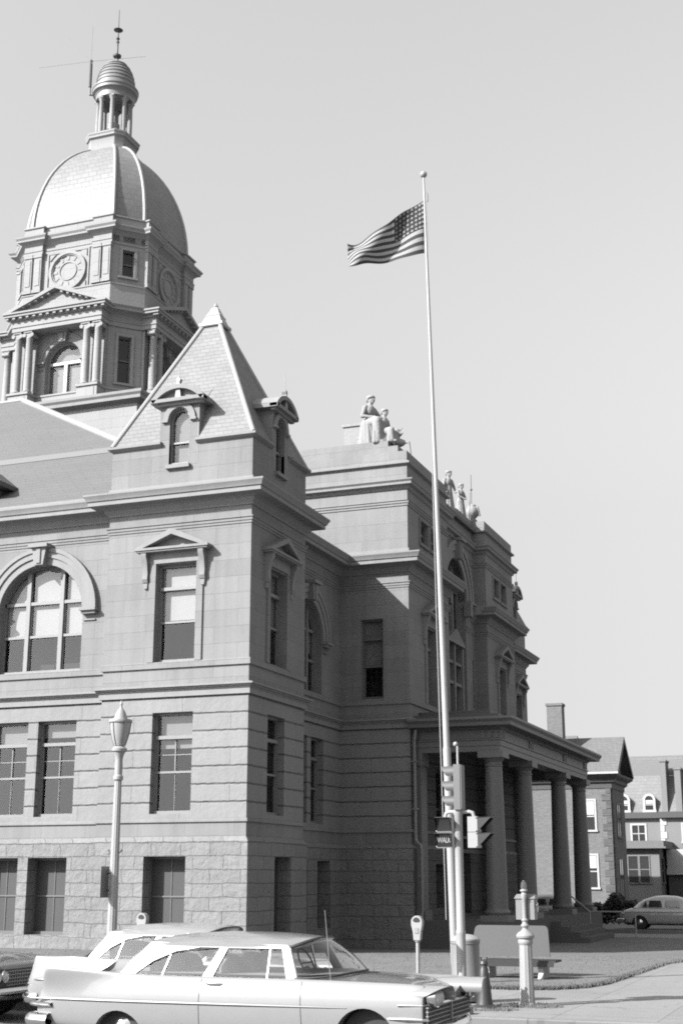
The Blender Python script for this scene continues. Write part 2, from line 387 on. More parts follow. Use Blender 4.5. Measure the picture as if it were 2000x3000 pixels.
# --- openings (u0,u1,z0,z1,depth,arch) per wall face
PA=[(-19.13,-17.80,8.03,10.95,.30,False),(-19.10,-17.80,3.70,6.56,.30,False),(-19.18,-17.86,.35,2.53,.42,False)]
def pb(y): return [(y+1.38,y+2.63,8.03,10.92,.30,False),(y+1.38,y+2.63,3.70,6.55,.30,False),(y+1.80,y+3.02,.35,2.53,.42,False)]
PBo=pb(PY); FBo=[(F1-2.63,F1-1.38,8.03,10.92,.30,False),(F1-2.63,F1-1.38,3.7,6.55,.3,False)]
WAo=[(-24.92,-21.91,8.03,9.90,.34,True),(-23.26,-21.93,3.70,6.53,.30,False),(-24.94,-23.61,3.70,6.53,.30,False),(-23.30,-21.98,.35,2.52,.42,False),(-24.96,-23.64,.35,2.52,.42,False)]
yc=42.4
WBo=[(yc-1.29,yc+1.29,8.03,9.86,.34,True),(42.75,43.88,3.70,6.53,.30,False),(yc-1.48,yc-.01,3.70,6.53,.30,False),(43.16,44.33,.35,2.5,.42,False),(40.9,42.3,.35,2.5,.42,False)]
BAo=[(-16.40,-15.57,8.05,10.90,.24,False)]
BBo=[(47.58,48.72,8.05,10.87,.30,False),(46.98,47.92,13.95,14.80,.22,False),(48.28,49.20,13.95,14.80,.22,False),(48.0,49.1,.92,2.43,.5,False),(48.45,50.15,3.0,5.8,.35,False)]
def mir(o): return (106.95-o[1],106.95-o[0])+tuple(o[2:])
BB2=[mir(o) for o in BBo[:3]]
CCo=[(53.5-1.55,53.5+1.55,8.05,13.26,.4,True),(55.98,56.22,8.9,10.9,.25,False),(50.83,51.07,8.9,10.9,.25,False),(52.4,54.6,.6,4.6,.6,False)]
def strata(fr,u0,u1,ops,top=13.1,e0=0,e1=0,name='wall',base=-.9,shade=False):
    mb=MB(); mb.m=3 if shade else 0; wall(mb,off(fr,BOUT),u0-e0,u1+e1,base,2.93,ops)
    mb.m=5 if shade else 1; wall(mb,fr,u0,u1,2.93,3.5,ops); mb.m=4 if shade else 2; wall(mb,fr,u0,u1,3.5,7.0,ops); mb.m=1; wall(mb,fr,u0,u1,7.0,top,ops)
    return mb.build(name,[M['rock'],M['smooth'],M['band']]+([M['rockshade'],M['bandshade'],M['smoothshade']] if shade else []),court,smooth=0)  # shade: darker stone copies carry the gloom behind the porch
e=BOUT
strata(fA(PY),PL,PX,PA+[(-18.855,-18.185,14.02,16,.2,False)],14.7,e,e); strata(fB(PX),PY,PB,PBo+[(PY+2.05-.335,PY+2.05+.335,14.02,16,.2,False)],14.7,e,e)
strata(fB(PL),PY,WY+.6,[],14.7,e,0); strata(FR(0,PB,-1,0),-PX,-WX+2.6,[],14.7,e,0)
w=MB(); w.quad((PL,WY+.5,13),(PL,PB,13),(PL,PB,14.7),(PL,WY+.5,14.7)); w.build('wall',M['smooth'],court,smooth=0)
strata(fA(WY),-40,PL+.2,WAo,13.1)
strata(fB(WX),PB-.2,BY+.1,WBo,13.1)
strata(fA(BY),WX-.2,BX,BAo,13.1,0,e)
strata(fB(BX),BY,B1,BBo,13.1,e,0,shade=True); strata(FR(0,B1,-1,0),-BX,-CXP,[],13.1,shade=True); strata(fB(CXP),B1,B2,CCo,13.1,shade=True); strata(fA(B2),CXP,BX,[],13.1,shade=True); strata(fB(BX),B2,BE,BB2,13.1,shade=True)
strata(FR(0,BE,-1,0),-BX,-WX+.2,[],13.1)
strata(fB(WX),BE-.1,F0+.1,[],13.1); strata(fA(F0),WX-.2,PX,[],14.7); strata(fB(PX),F0,F1,FBo+[((F0+F1)/2-.335,(F0+F1)/2+.335,14.02,16,.2,False)],14.7); strata(FR(0,F1,-1,0),-PX,-PL,[],14.7)
# upper stage of the entrance block
def upper(fr,u0,u1,ops,z0=13.1,z1=17.1):
    mb=MB(); wall(mb,fr,u0,u1,z0,z1,ops); return mb.build('upper_wall',M['grime'],court,smooth=0)
upper(fA(BY),-27,BX,[]); upper(fB(BX),BY,B1,BBo); upper(FR(0,B1,-1,0),-BX,-CXP,[]); upper(fB(CXP),B1,B2,CCo,13.1,16.95); upper(fA(B2),CXP,BX,[]); upper(fB(BX),B2,BE,BB2); upper(FR(0,BE,-1,0),-BX,27,[])
t=MB(); t.box(-27,BX-.35,BY+.35,BE-.35,16.55,16.7); t.build('flat_roof',M['roofing'],court)
# courses that run round the whole outline
OUT=[(-40,WY),(PL,WY),(PL,PY),(PX,PY),(PX,PB),(WX,PB),(WX,BY),(BX,BY),(BX,B1),(CXP,B1),(CXP,B2),(BX,B2),(BX,BE),(WX,BE),(WX,F0),(PX,F0),(PX,F1),(PL,F1)]
def course(name,prof,mat='trim',path=OUT,gap=None):
    mb=MB()
    if gap:
        i=next(k for k in range(len(path)-1) if path[k]==(CXP,B1)); mb.sweep(path[:i+1]+[(CXP,53.5-gap)],prof); mb.sweep([(CXP,53.5+gap)]+path[i+1:],prof)
    else: mb.sweep(path,prof)
    return mb.build(name,M[mat],court,smooth=25)
course('base_course',[(-.05,-.9),(.17,-.9),(.17,.30),(.09,.345),(-.05,.345)],'rock')
course('basement_coping',[(-.02,2.9),(.092,2.9),(.092,2.94),(.003,3.06),(-.02,3.06)],'rock')
course('water_table',[(-.02,3.46),(.05,3.46),(.05,3.50),(.03,3.56),(-.02,3.575)],'smooth')
course('string_course',[(-.02,7.0),(.07,7.0),(.07,7.15),(.10,7.17),(.10,7.20),(.15,7.215),(.15,7.25),(.21,7.265),(.21,7.31),(.02,7.36),(-.02,7.36)])
course('sill_course',[(-.02,7.84),(.06,7.84),(.06,8.0),(.02,8.029),(-.02,8.029)],'smooth')
course('architrave',[(-.02,12.0),(.025,12.0),(.025,12.07),(.05,12.08),(.05,12.16),(.08,12.17),(.08,12.21),(-.02,12.23)],'smooth',gap=1.6)
course('main_cornice',[(-.02,12.55),(.04,12.55),(.05,12.60),(.14,12.70),(.14,12.76),(.20,12.80),(.50,12.83),(.50,12.95),(.54,12.97),(.56,13.03),(.62,13.12),(.62,13.17),(.06,13.30),(.05,13.42),(-.02,13.42)],gap=2.28)
UP=[(-27,BY),(BX,BY),(BX,B1),(CXP,B1),(CXP,B2),(BX,B2),(BX,BE),(-27,BE)]
course('attic_course',[(-.02,15.02),(.03,15.02),(.03,15.1),(.06,15.11),(.06,15.18),(.09,15.2),(-.02,15.24)],'grime',UP,gap=1.4)
course('attic_cornice',[(-.02,15.6),(.05,15.64),(.1,15.74),(.22,15.78),(.22,15.86),(.28,15.93),(.28,15.97),(.03,16.04),(-.02,16.04)],'trim',UP)
course('parapet_cap',[(-.02,16.55),(.04,16.57),(.12,16.6),(.12,16.67),(.02,16.72),(-.02,16.72)],'trim',UP)
w=MB()
for x0,x1,y0,y1,zz in ((-27,BX,BY,B1,17.1),(-27,BX,B2,BE,17.1),(-27,CXP,B1,B2,16.95)):
    w.quad((x0,y0+.003,zz),(x1-.003,y0+.003,zz),(x1-.003,y1-.003,zz),(x0,y1-.003,zz))
w.build('parapet_top',M['grime'],court,smooth=0)
# --- windows
for o in PA[:1]: 
    window(fA(PY),*o[:5],'sash',blind=[(o[0]+.05,o[1]-.05,9.30)]); hood(fA(PY),-18.52,11.30)
window(fA(PY),*PA[1][:5],'sash',muntin=True,blind=[(PA[1][0],PA[1][1],5.55)],bl='blinddim'); window(fA(PY),*PA[2][:5],'basement',mat=M['framedark'],gl=M['screen'])
def jamb(fr,o):
    mb=MB(); a,b=o[0],o[1]
    mb.fbox(fr,a-.22,a-.005,8.03,11.0,-.05,.0); mb.fbox(fr,b+.005,b+.22,8.03,11.0,-.05,.0); mb.fbox(fr,a-.22,b+.22,11.0,11.26,-.045,0)
    return mb.build('window_surround',M['smooth'],court)
jamb(fA(PY),PA[0]); jamb(fB(PX),PBo[0]); jamb(fB(PX),FBo[0]); jamb(fB(BX),BBo[0]); jamb(fB(BX),BB2[0])
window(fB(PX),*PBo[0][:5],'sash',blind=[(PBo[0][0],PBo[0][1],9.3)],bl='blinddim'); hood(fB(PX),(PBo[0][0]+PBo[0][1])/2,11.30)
window(fB(PX),*PBo[1][:5],'sash'); window(fB(PX),*PBo[2][:5],'basement',mat=M['framedark'],gl=M['screen'])
window(fB(PX),*FBo[0][:5],'sash'); hood(fB(PX),(FBo[0][0]+FBo[0][1])/2,11.30); window(fB(PX),*FBo[1][:5],'sash')
o=WAo[0]; ww=o[1]-o[0]
window(fA(WY),*o[:5],'archthree',arch=True,blind=[(o[0]+.02,o[0]+.27*ww,9.2),(o[0]+.33*ww,o[0]+.67*ww,9.2),(o[0]+.73*ww,o[1]-.02,9.2)])
archivolt(fA(WY),(o[0]+o[1])/2,9.90,ww/2)
for o,zb_ in zip(WAo[1:3],(6.05,5.75)): window(fA(WY),*o[:5],'sash',muntin=True,blind=[(o[0],o[1],zb_)],bl='blinddim')
for o in WAo[3:]: window(fA(WY),*o[:5],'basement',mat=M['framedark'],gl=M['screen'])
o=WBo[0]; ww=o[1]-o[0]
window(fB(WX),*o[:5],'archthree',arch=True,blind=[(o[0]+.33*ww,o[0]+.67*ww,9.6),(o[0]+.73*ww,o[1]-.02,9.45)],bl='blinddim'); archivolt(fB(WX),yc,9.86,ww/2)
for o in WBo[1:3]: window(fB(WX),*o[:5],'sash')
for o in WBo[3:]: window(fB(WX),*o[:5],'basement',mat=M['framedark'],gl=M['screen'])
o=BAo[0]; window(fA(BY),*o[:5],'sash',mat=M['framedark'],blind=[(o[0],o[1],9.25)],bl='blinddim')
for o in (BBo[0],BB2[0]): window(fB(BX),*o[:5],'sash'); hood(fB(BX),(o[0]+o[1])/2,11.25)
for o in BBo[1:3]+BB2[1:3]: window(fB(BX),*o[:5],'plainsash',mat=M['framedark'])
for k in (1,2):
    for S in (BBo,BB2):
        mb=MB(); o=S[k]; mb.fbox(fB(BX),o[0]-.12,o[1]+.12,o[3],o[3]+.1,-.05,0); mb.fbox(fB(BX),o[0]-.12,o[1]+.12,o[2]-.12,o[2],-.07,0)
        mb.fbox(fB(BX),o[0]-.12,o[0],o[2],o[3],-.04,0); mb.fbox(fB(BX),o[1],o[1]+.12,o[2],o[3],-.04,0)
        mb.build('window_surround',M['smooth'],court)
o=CCo[0]; window(fB(CXP),*o[:5],'archthree',arch=True,blind=[(o[0]+.3,o[1]-.3,12.3)],bl='blinddim'); archivolt(fB(CXP),53.5,13.26,1.55,w=.72,out=.2)
# balcony pediment, brackets and rail of the middle window
mb=MB(); fr=fB(CXP); mb.fbox(fr,52.3,54.7,11.2,11.32,-.06,.2); mb.ext(fr,[(52.3,11.32),(54.7,11.32),(53.5,11.85)],-.05,.2); mb.fbox(fr,51.95,55.05,10.4,10.52,.1,.3); mb.fbox(fr,51.95,55.05,9.55,9.68,.1,.3)
for q in (52.3,53.5,54.7): mb.fbox(fr,q-.1,q+.1,8.05,11.2,.05,.3)
for q in (52.0,55.0): mb.fbox(fr,q-.16,q+.16,12.6,13.2,-.3,0)
mb.build('middle_window_frame',M['smooth'],court)
for o in CCo[1:3]: window(fB(CXP),*o[:5],'plainsash',mat=M['framedark'])
mb=MB(); mb.box(CXP-.61,CXP-.59,52.4,54.6,.6,4.6); mb.build('entrance_door',M['framedark'],court)
window(fB(BX),*BBo[4][:5],'plainsash',mat=M['framedark'])
mb=MB(); mb.fbox(fB(BX),48.05,49.05,.92,2.43,.4,.45); mb.build('side_door',M['framedark'],court)
# --- pavilion roofs
def pavroof(y0,y1,front,dside):
    """attic eaves, pyramid roof, hips, cap and dormers of one corner pavilion"""
    x0,x1=PL,PX; xc,yc=(x0+x1)/2,(y0+y1)/2
    dA=(-19.30,-17.72) if front else None
    yd=(y0+1.25,y0+2.85) if front else (yc-.8,yc+.8)
    mb=MB(); prof=[(-.02,14.62),(.05,14.64),(.1,14.68),(.14,14.70),(.14,14.77),(-.1,14.82)]
    if front:
        mb.sweep([(dA[1]-.2,y0),(x1,y0),(x1,yd[0]+.1)],prof); mb.sweep([(x1,yd[1]-.1),(x1,y1),(x0,y1),(x0,y0),(dA[0]+.2,y0)],prof)
    else:
        mb.sweep([(x0,y0),(x1,y0),(x1,yd[0]+.1)],prof); mb.sweep([(x1,yd[1]-.1),(x1,y1),(x0,y1)],prof)
    mb.build('eaves_moulding',M['trim'],court,smooth=25)
    zt=19.22; k=(19.9-zt)/(19.9-14.75); hx,hy=(x1-x0)/2*k,(y1-y0)/2*k
    A=[(x0-.02,y0-.02,14.79),(x1+.02,y0-.02,14.79),(x1+.02,y1+.02,14.79),(x0-.02,y1+.02,14.79)]; T=[(xc-hx,yc-hy,zt),(xc+hx,yc-hy,zt),(xc+hx,yc+hy,zt),(xc-hx,yc+hy,zt)]
    mb=MB()
    def pierced(a,b,ta,tb,u0,u1,ax):
        a,b,ta,tb=map(Vector,(a,b,ta,tb)); zc=16.02
        def pt(u,z):
            f=(z-a.z)/(ta.z-a.z); l=a.lerp(ta,f); r=b.lerp(tb,f); s=(u-l[ax])/(r[ax]-l[ax]); return tuple(l.lerp(r,s))
        mb.add([tuple(a),pt(u0,a.z),pt(u0,zc),tuple(ta)],[(0,1,2,3)]); mb.add([pt(u1,a.z),tuple(b),tuple(tb),pt(u1,zc)],[(0,1,2,3)]); mb.add([pt(u0,zc),pt(u1,zc),tuple(tb),tuple(ta)],[(0,1,2,3)])
    if front: pierced(A[0],A[1],T[0],T[1],-18.52-.64,-18.52+.64,0)
    else: mb.add(A+T,[(0,1,5,4)])
    pierced(A[1],A[2],T[1],T[2],(yd[0]+yd[1])/2-.60,(yd[0]+yd[1])/2+.60,1)
    mb.add(A+T,[(2,3,7,6),(3,0,4,7)]); rf=mb.build('pyramid_roof',M['slate'],court,smooth=0)
    for a,b in zip(A,T):
        h=MB(); h.tube([a,b],.075,8); h.build('hip_flashing',M['flash'],rf)
    c=MB(); e=.06
    def ring(s,z): return [(xc-hx*s-e,yc-hy*s-e,z),(xc+hx*s+e,yc-hy*s-e,z),(xc+hx*s+e,yc+hy*s+e,z),(xc-hx*s-e,yc+hy*s+e,z)]
    L=[ring(1.0,zt-.02),ring(1.12,zt+.02),ring(1.12,zt+.1),ring(.9,zt+.14),ring(.62,zt+.36),ring(.66,zt+.4),ring(.5,zt+.46),ring(.12,zt+.72)]
    c.add([p for r_ in L for p in r_],[(4*j+i,4*j+(i+1)%4,4*j+4+(i+1)%4,4*j+4+i) for j in range(len(L)-1) for i in range(4)]+[tuple(range(28,32))])
    c.lathe((xc,yc,0),[(.05,zt+.68),(.09,zt+.78),(.03,zt+.9),(0,zt+.93)],10)
    c.build('roof_cap',M['flash'],rf)
    def dormer(fr,uc,half,depth,zb):
        opn=(uc-.335,uc+.335,14.02,15.47,.22,True)
        mb=MB(); wall(mb,off(fr,.004),uc-half,uc+half,14.0,16.05,[opn])
        for s in (-1,1): mb.quad(fr(uc+s*half,14.6,-.004),fr(uc+s*half,16.05,-.004),fr(uc+s*half,16.05,depth),fr(uc+s*half,14.6,depth))
        d=mb.build('dormer',M['smooth'],court,smooth=0)
        window(fr,opn[0],opn[1],14.02,15.47,.2,'archone',arch=True,parent=d,name='dormer_window',blind=[(opn[0]+.03,opn[1]-.03,14.12)],bl='blinddim')
        h=MB(); arch_band(h,fr,uc,15.47,.37,.54,0,.07)
        for s in (-1,1): h.fbox(fr,min(uc+s*.37,uc+s*.58),max(uc+s*.37,uc+s*.58),15.39,15.47,-.1,0)
        h.build('dormer_moulding',M['trim'],d)
        h=MB(); h.fbox(fr,uc-.4,uc+.4,13.9,14.015,-.12,.02); h.build('dormer_sill',M['trim'],d)
        h=MB(); hw=half+.24; n=16; rr=(hw*hw+.42**2)/(2*.42); cz=16.52-rr
        aa=math.asin(hw/rr)
        outer=[(uc+rr*math.sin(-aa+2*aa*i/n),cz+rr*math.cos(-aa+2*aa*i/n)) for i in range(n+1)]
        inner=[(uc+(u-uc)*.9,z-.13) for u,z in outer]
        for i in range(n): h.ext(fr,[inner[i],inner[i+1],outer[i+1],outer[i]],-.26,depth*.9)
        h.fbox(fr,uc-hw,uc+hw,15.99,16.1,-.26,.0); h.fbox(fr,uc-hw+.08,uc+hw-.08,15.9,15.99,-.14,.0)
        h.ext(fr,[(uc-hw+.1,16.1),(uc+hw-.1,16.1)]+[(u,z+.0) for u,z in reversed(inner[2:-2])],-.06,0)
        for s in (-1,1): h.fbox(fr,min(uc+s*half,uc+s*hw),max(uc+s*half,uc+s*hw),15.97,16.09,-.24,depth)
        h.build('dormer_hood',M['trim'],d)
        h=MB(); h.ext(fr,[(uc-.07,16.5),(uc+.07,16.5),(uc+.04,16.6),(uc+.08,16.7),(uc,16.78),(uc-.08,16.7),(uc-.04,16.6)],-.2,-.06); h.ext(fr,[(uc-.1,16.12),(uc+.1,16.12),(uc+.06,16.4),(uc-.06,16.4)],-.2,-.06)
        h.tube([fr(uc,16.76,-.13),fr(uc,17.3,-.13)],.012,5)
        h.build('dormer_ornament',M['lead'],d)
    if front: dormer(fA(y0),-18.52,.66,.95,14.8)
    dormer(fB(x1),(yd[0]+yd[1])/2,.62,.95,14.8)
pavroof(PY,PB,True,True); pavroof(F0,F1,False,True)
# --- main hip roof
ez=13.30; RT=[(-31.4,45.7,21.2),(-31.4,61.3,21.2),(-33.4,61.3,21.2),(-33.4,45.7,21.2)]
RE=[(-17.15,35.62,ez),(-17.15,71.2,ez),(-47.65,71.2,ez),(-47.65,35.62,ez)]
mb=MB(); mb.add(RE+RT,[(0,1,5,4),(1,2,6,5),(2,3,7,6),(3,0,4,7),(4,5,6,7)]); mr=mb.build('hip_roof',M['roofing'],court,smooth=0)
for a,b in zip(RE,RT):
    h=MB(); h.tube([a,b],.13,8); h.build('hip_flashing',M['flash'],mr)
h=MB(); h.tube([RT[0],RT[3]],.12,8); h.sphere((-33.3,45.7,21.45),.22,12,8); h.build('ridge_finial',M['lead'],mr)
h=MB(); f=lambda x,y:(x,y,ez+(y-35.62)*(21.2-ez)/(45.7-35.62)+.02)
h.add([f(-20,39.2),f(-40,39.2),f(-40,39.65),f(-20,39.65)],[(0,1,2,3)]); h.build('roof_band',M['flashdull'] if 'flashdull' in M else M['smooth'],mr,smooth=0)
# dormer at the left edge of the roof
h=MB(); yf=36.4; h.box(-28.3,-25.9,yf,38.4,13.3,14.5); h.build('roof_dormer',M['sheet'],court)
h=MB(); fr=fA(yf); h.ext(fr,[(-28.7,14.35),(-25.5,14.35),(-25.5,14.5),(-27.1,15.5),(-28.7,14.5)],-.35,3.4); h.build('roof_dormer_hood',M['iron'],court)
# light coloured penthouse behind the parapet statue
h=MB(); h.box(-18.74,-17.4,50,50.9,16.6,19.88); h.box(-18.8,-17.34,49.94,50.96,19.88,20.0); h.build('roof_penthouse',M['statue'],court)
# ---------------------------------------------------------------- porch of the entrance block
X0,Y0,Y1=-11.8,46.0,60.85      # column centre lines
ent=[(BX,Y0-.32),(X0+.32,Y0-.32),(X0+.32,Y1+.32),(BX,Y1+.32)]
mb=MB(); mb.sweep(ent,[(-.64,6.12),(.0,6.12),(.0,6.30),(.03,6.31),(.03,6.48),(.07,6.5),(.07,6.54),(-.0,6.56),(-.0,6.83),(.05,6.86),(.12,6.92),(.50,6.95),(.52,7.06),(.60,7.16),(.60,7.24),(-.1,7.30),(-.64,7.30),(-.64,6.12)])
en=mb.build('porch_entablature',M['granite'],court,smooth=25)
for fr,c in ((fA(Y0-.32),X0-.02),(fB(X0+.32),46.0),(fB(X0+.32),50.4),(fB(X0+.32),56.5),(fB(X0+.32),60.85)):
    t=MB(); t.fbox(fr,c-.36,c+.36,6.79,6.83,-.05,0)
    for q in (-.24,0,.24): t.fbox(fr,c+q-.07,c+q+.07,6.56,6.80,-.04,0)
    t.build('triglyph',M['granite'],en)
mb=MB(); mb.box(BX+.02,X0+.2,Y0-.2,Y1+.2,6.60,6.7); mb.build('porch_ceiling',M['granite'],court)
mb=MB(); mb.box(BX,X0+.3,Y0-.3,Y1+.3,7.305,7.40); mb.box(BX,X0-.2,Y0+.5,Y1-2.4,7.4,7.62); mb.build('porch_roof',M['iron'],court)
mb=MB(); mb.box(BX+.02,X0+.65,Y0-.65,Y1+.65,-.9,.56); mb.build('porch_floor',M['stepstone'],court)
for k,z in enumerate((.42,.24,.06,-.12)):
    mb=MB(); mb.box(X0+.65+.35*k,X0+1.0+.35*k,51.2,56.2,-.9,z); mb.build('porch_step',M['stepstone'],court)
cprof=[(.43,.56),(.43,.74),(.40,.76),(.42,.80),(.43,.85),(.40,.90),(.365,.93),(.355,.97)]+[(.355-.065*((z-1)/4.6)**1.3,z) for z in (1.0,1.6,2.2,2.8,3.4,4.0,4.6,5.2,5.55)]+[(.285,5.60),(.31,5.63),(.31,5.67),(.285,5.69),(.285,5.76),(.33,5.82),(.385,5.9)]
c0=None
for yy in (46.0,50.4,56.5,60.85):
    if c0 is None:
        mb=MB(); mb.lathe((X0,yy,0),cprof,32)
        mb.box(X0-.47,X0+.47,yy-.47,yy+.47,.56,.75); mb.box(X0-.44,X0+.44,yy-.44,yy+.44,5.9,6.12)
        c0=mb.build('porch_column',M['granite'],court); y_=yy
    else:
        c=c0.copy(); COL.objects.link(c); c.location=c0.location+Vector((0,yy-y_,0))
mb=MB()
for yy in (46.05,): mb.box(BX+.005,BX+.30,yy-.33,yy+.33,.56,5.9); mb.box(BX+.005,BX+.36,yy-.39,yy+.39,5.7,6.12); mb.box(BX+.005,BX+.4,yy-.42,yy+.42,.56,.9)
mb.build('wall_pier',M['granite'],court)
for yy in (50.3,56.6,60.8):
    mb=MB(); mb.box(BX+.005,BX+.25,yy-.33,yy+.33,.56,6.12); mb.build('wall_pier',M['granite'],court)
mb=MB(); xp,yp=-14.36,45.36
mb.tube([(xp-.0,yp,6.9),(xp-.02,yp-.02,6.7),(xp-.05,yp,6.55),(xp-.05,yp,3.3),(xp-.02,yp,3.15),(xp+.14,yp-.02,3.0),(xp+.17,yp-.04,2.85),(xp+.17,yp-.04,.9),(xp+.12,yp-.1,.5),(xp+.04,yp-.25,.2)],.055,8)
for z in (2.0,4.2,5.8): mb.box(xp-.13+.17*(z<3),xp+.04+.17*(z<3),yp-.08,yp+.12,z,z+.05)
mb.build('downspout',M['sheet'],court)
# ---------------------------------------------------------------- dome tower
TX,TY=-32.38,53.4; TR,TA=3.39,2.29
def octo(R_,a): return [(TX+a,TY-R_),(TX+R_,TY-a),(TX+R_,TY+a),(TX+a,TY+R_),(TX-a,TY+R_),(TX-R_,TY+a),(TX-R_,TY-a),(TX-a,TY-R_)]
s2=math.sqrt(.5); CH=(TR+TA)*s2
def face(k):
    ang=-math.pi/2+k*math.pi/4; n=(math.cos(ang),math.sin(ang)); dist=TR if k%2==0 else CH
    return FR(TX+n[0]*dist,TY+n[1]*dist,-n[1],n[0])
chw=(TR-TA)*s2  # half width of a chamfer face
tw=MB(); tw.box(TX-4.6,TX+4.6,TY-4.6,TY+4.6,13,21.85); tower=tw.build('tower',M['tower'],court,smooth=0)
def tsub(mb,name,mat='tower',smooth=25): return mb.build(name,M[mat],tower,smooth=smooth)
mb=MB(); mb.sweep([(TX-4.6,TY-4.6),(TX+4.6,TY-4.6),(TX+4.6,TY+4.6),(TX-4.6,TY+4.6)],[(-.1,21.7),(.0,21.7),(.1,21.78),(.32,21.84),(.32,21.98),(.40,22.08),(.40,22.2),(.0,22.26),(-4.55,22.26)],closed=True); tsub(mb,'tower_platform','trim')
st=MB()
AO=(-.93,.93,22.26,24.72,.38,True); CO=(-.30,.30,23.42,25.66,.2,False); DO=(-.28,.28,28.6,29.92,.2,False)
for k in range(8):
    fr=face(k); hw=TA if k%2==0 else chw
    wall(st,fr,-hw,hw,22.2,31.1,[AO] if k%2==0 else [CO,DO])
st.build('tower_wall',M['tower'],tower,smooth=0)
for k in (0,1,2,6,7):
    fr=face(k)
    if k%2==0:
        window(fr,*AO[:5],'archtwo',arch=True,mat=M['framelight'],blind=[(AO[0]+.02,AO[1]-.02,22.4)],bl='blinddim'); archivolt(fr,0,24.72,.93,parent=tower,w=.4,out=.08)
    else:
        for o in (CO,DO):
            window(fr,*o[:5],'plainsash',mat=M['framedark'])
            mb=MB(); mb.fbox(fr,o[0]-.13,o[0]-.003,o[2],o[3],-.06,0); mb.fbox(fr,o[1]+.003,o[1]+.13,o[2],o[3],-.06,0); mb.fbox(fr,o[0]-.13,o[1]+.13,o[3]+.003,o[3]+.13,-.06,0); mb.fbox(fr,o[0]-.18,o[1]+.18,o[2]-.1,o[2],-.1,0); tsub(mb,'window_surround','tower')
mb=MB(); oc=octo(TR,TA)
mb.sweep(oc,[(-.02,22.26),(.12,22.26),(.12,23.0),(.16,23.02),(.16,23.1),(.0,23.14)],closed=True); tsub(mb,'tower_plinth','tower')
mb=MB(); mb.sweep(oc,[(-.02,26.1),(.06,26.1),(.06,26.3),(.1,26.32),(.1,26.36),(.05,26.37),(.05,26.66),(.1,26.7),(.2,26.76),(.42,26.8),(.42,26.92),(.5,27.0),(.5,27.05),(.1,27.16),(-.02,27.16)],closed=True); tsub(mb,'lower_cornice','tower')
mb=MB(); mb.sweep(oc,[(-.02,27.1),(.1,27.1),(.1,28.1),(.14,28.14),(.14,28.2),(.02,28.24),(-.02,28.24)],closed=True); tsub(mb,'drum_plinth','tower')
def breaks(o0,o1):
    """octagon outline that steps forward over the pilaster pairs"""
    P=[]
    for k in range(8):
        ang=-math.pi/2+k*math.pi/4; n=Vector((math.cos(ang),math.sin(ang))); e=Vector((-n.y,n.x)); d=TR if k%2==0 else CH
        hw=TA if k%2==0 else chw
        if k%2==0:
            for u,oo in ((-2.33,o1),(-1.36,o1),(-1.36,o0),(1.36,o0),(1.36,o1),(2.33,o1)): P.append(tuple(Vector((TX,TY))+n*(d+oo)+e*u))
        else:
            for u in (-chw+.02,chw-.02): P.append(tuple(Vector((TX,TY))+n*(d+o0)+e*u))
    return P
def cent(zs,cap=False):
    pass
mb=MB(); mb.sweep(breaks(.0,.16),[(-.1,30.18),(.03,30.18),(.03,30.3),(.06,30.32),(.0,30.34),(.0,30.62),(.05,30.68),(.12,30.76),(.25,30.82),(.25,30.9),(.32,31.0),(.32,31.07),(.02,31.14),(.02,31.5),(.08,31.53),(.08,31.6),(-.3,31.66)],closed=True); tsub(mb,'drum_cornice','tower')
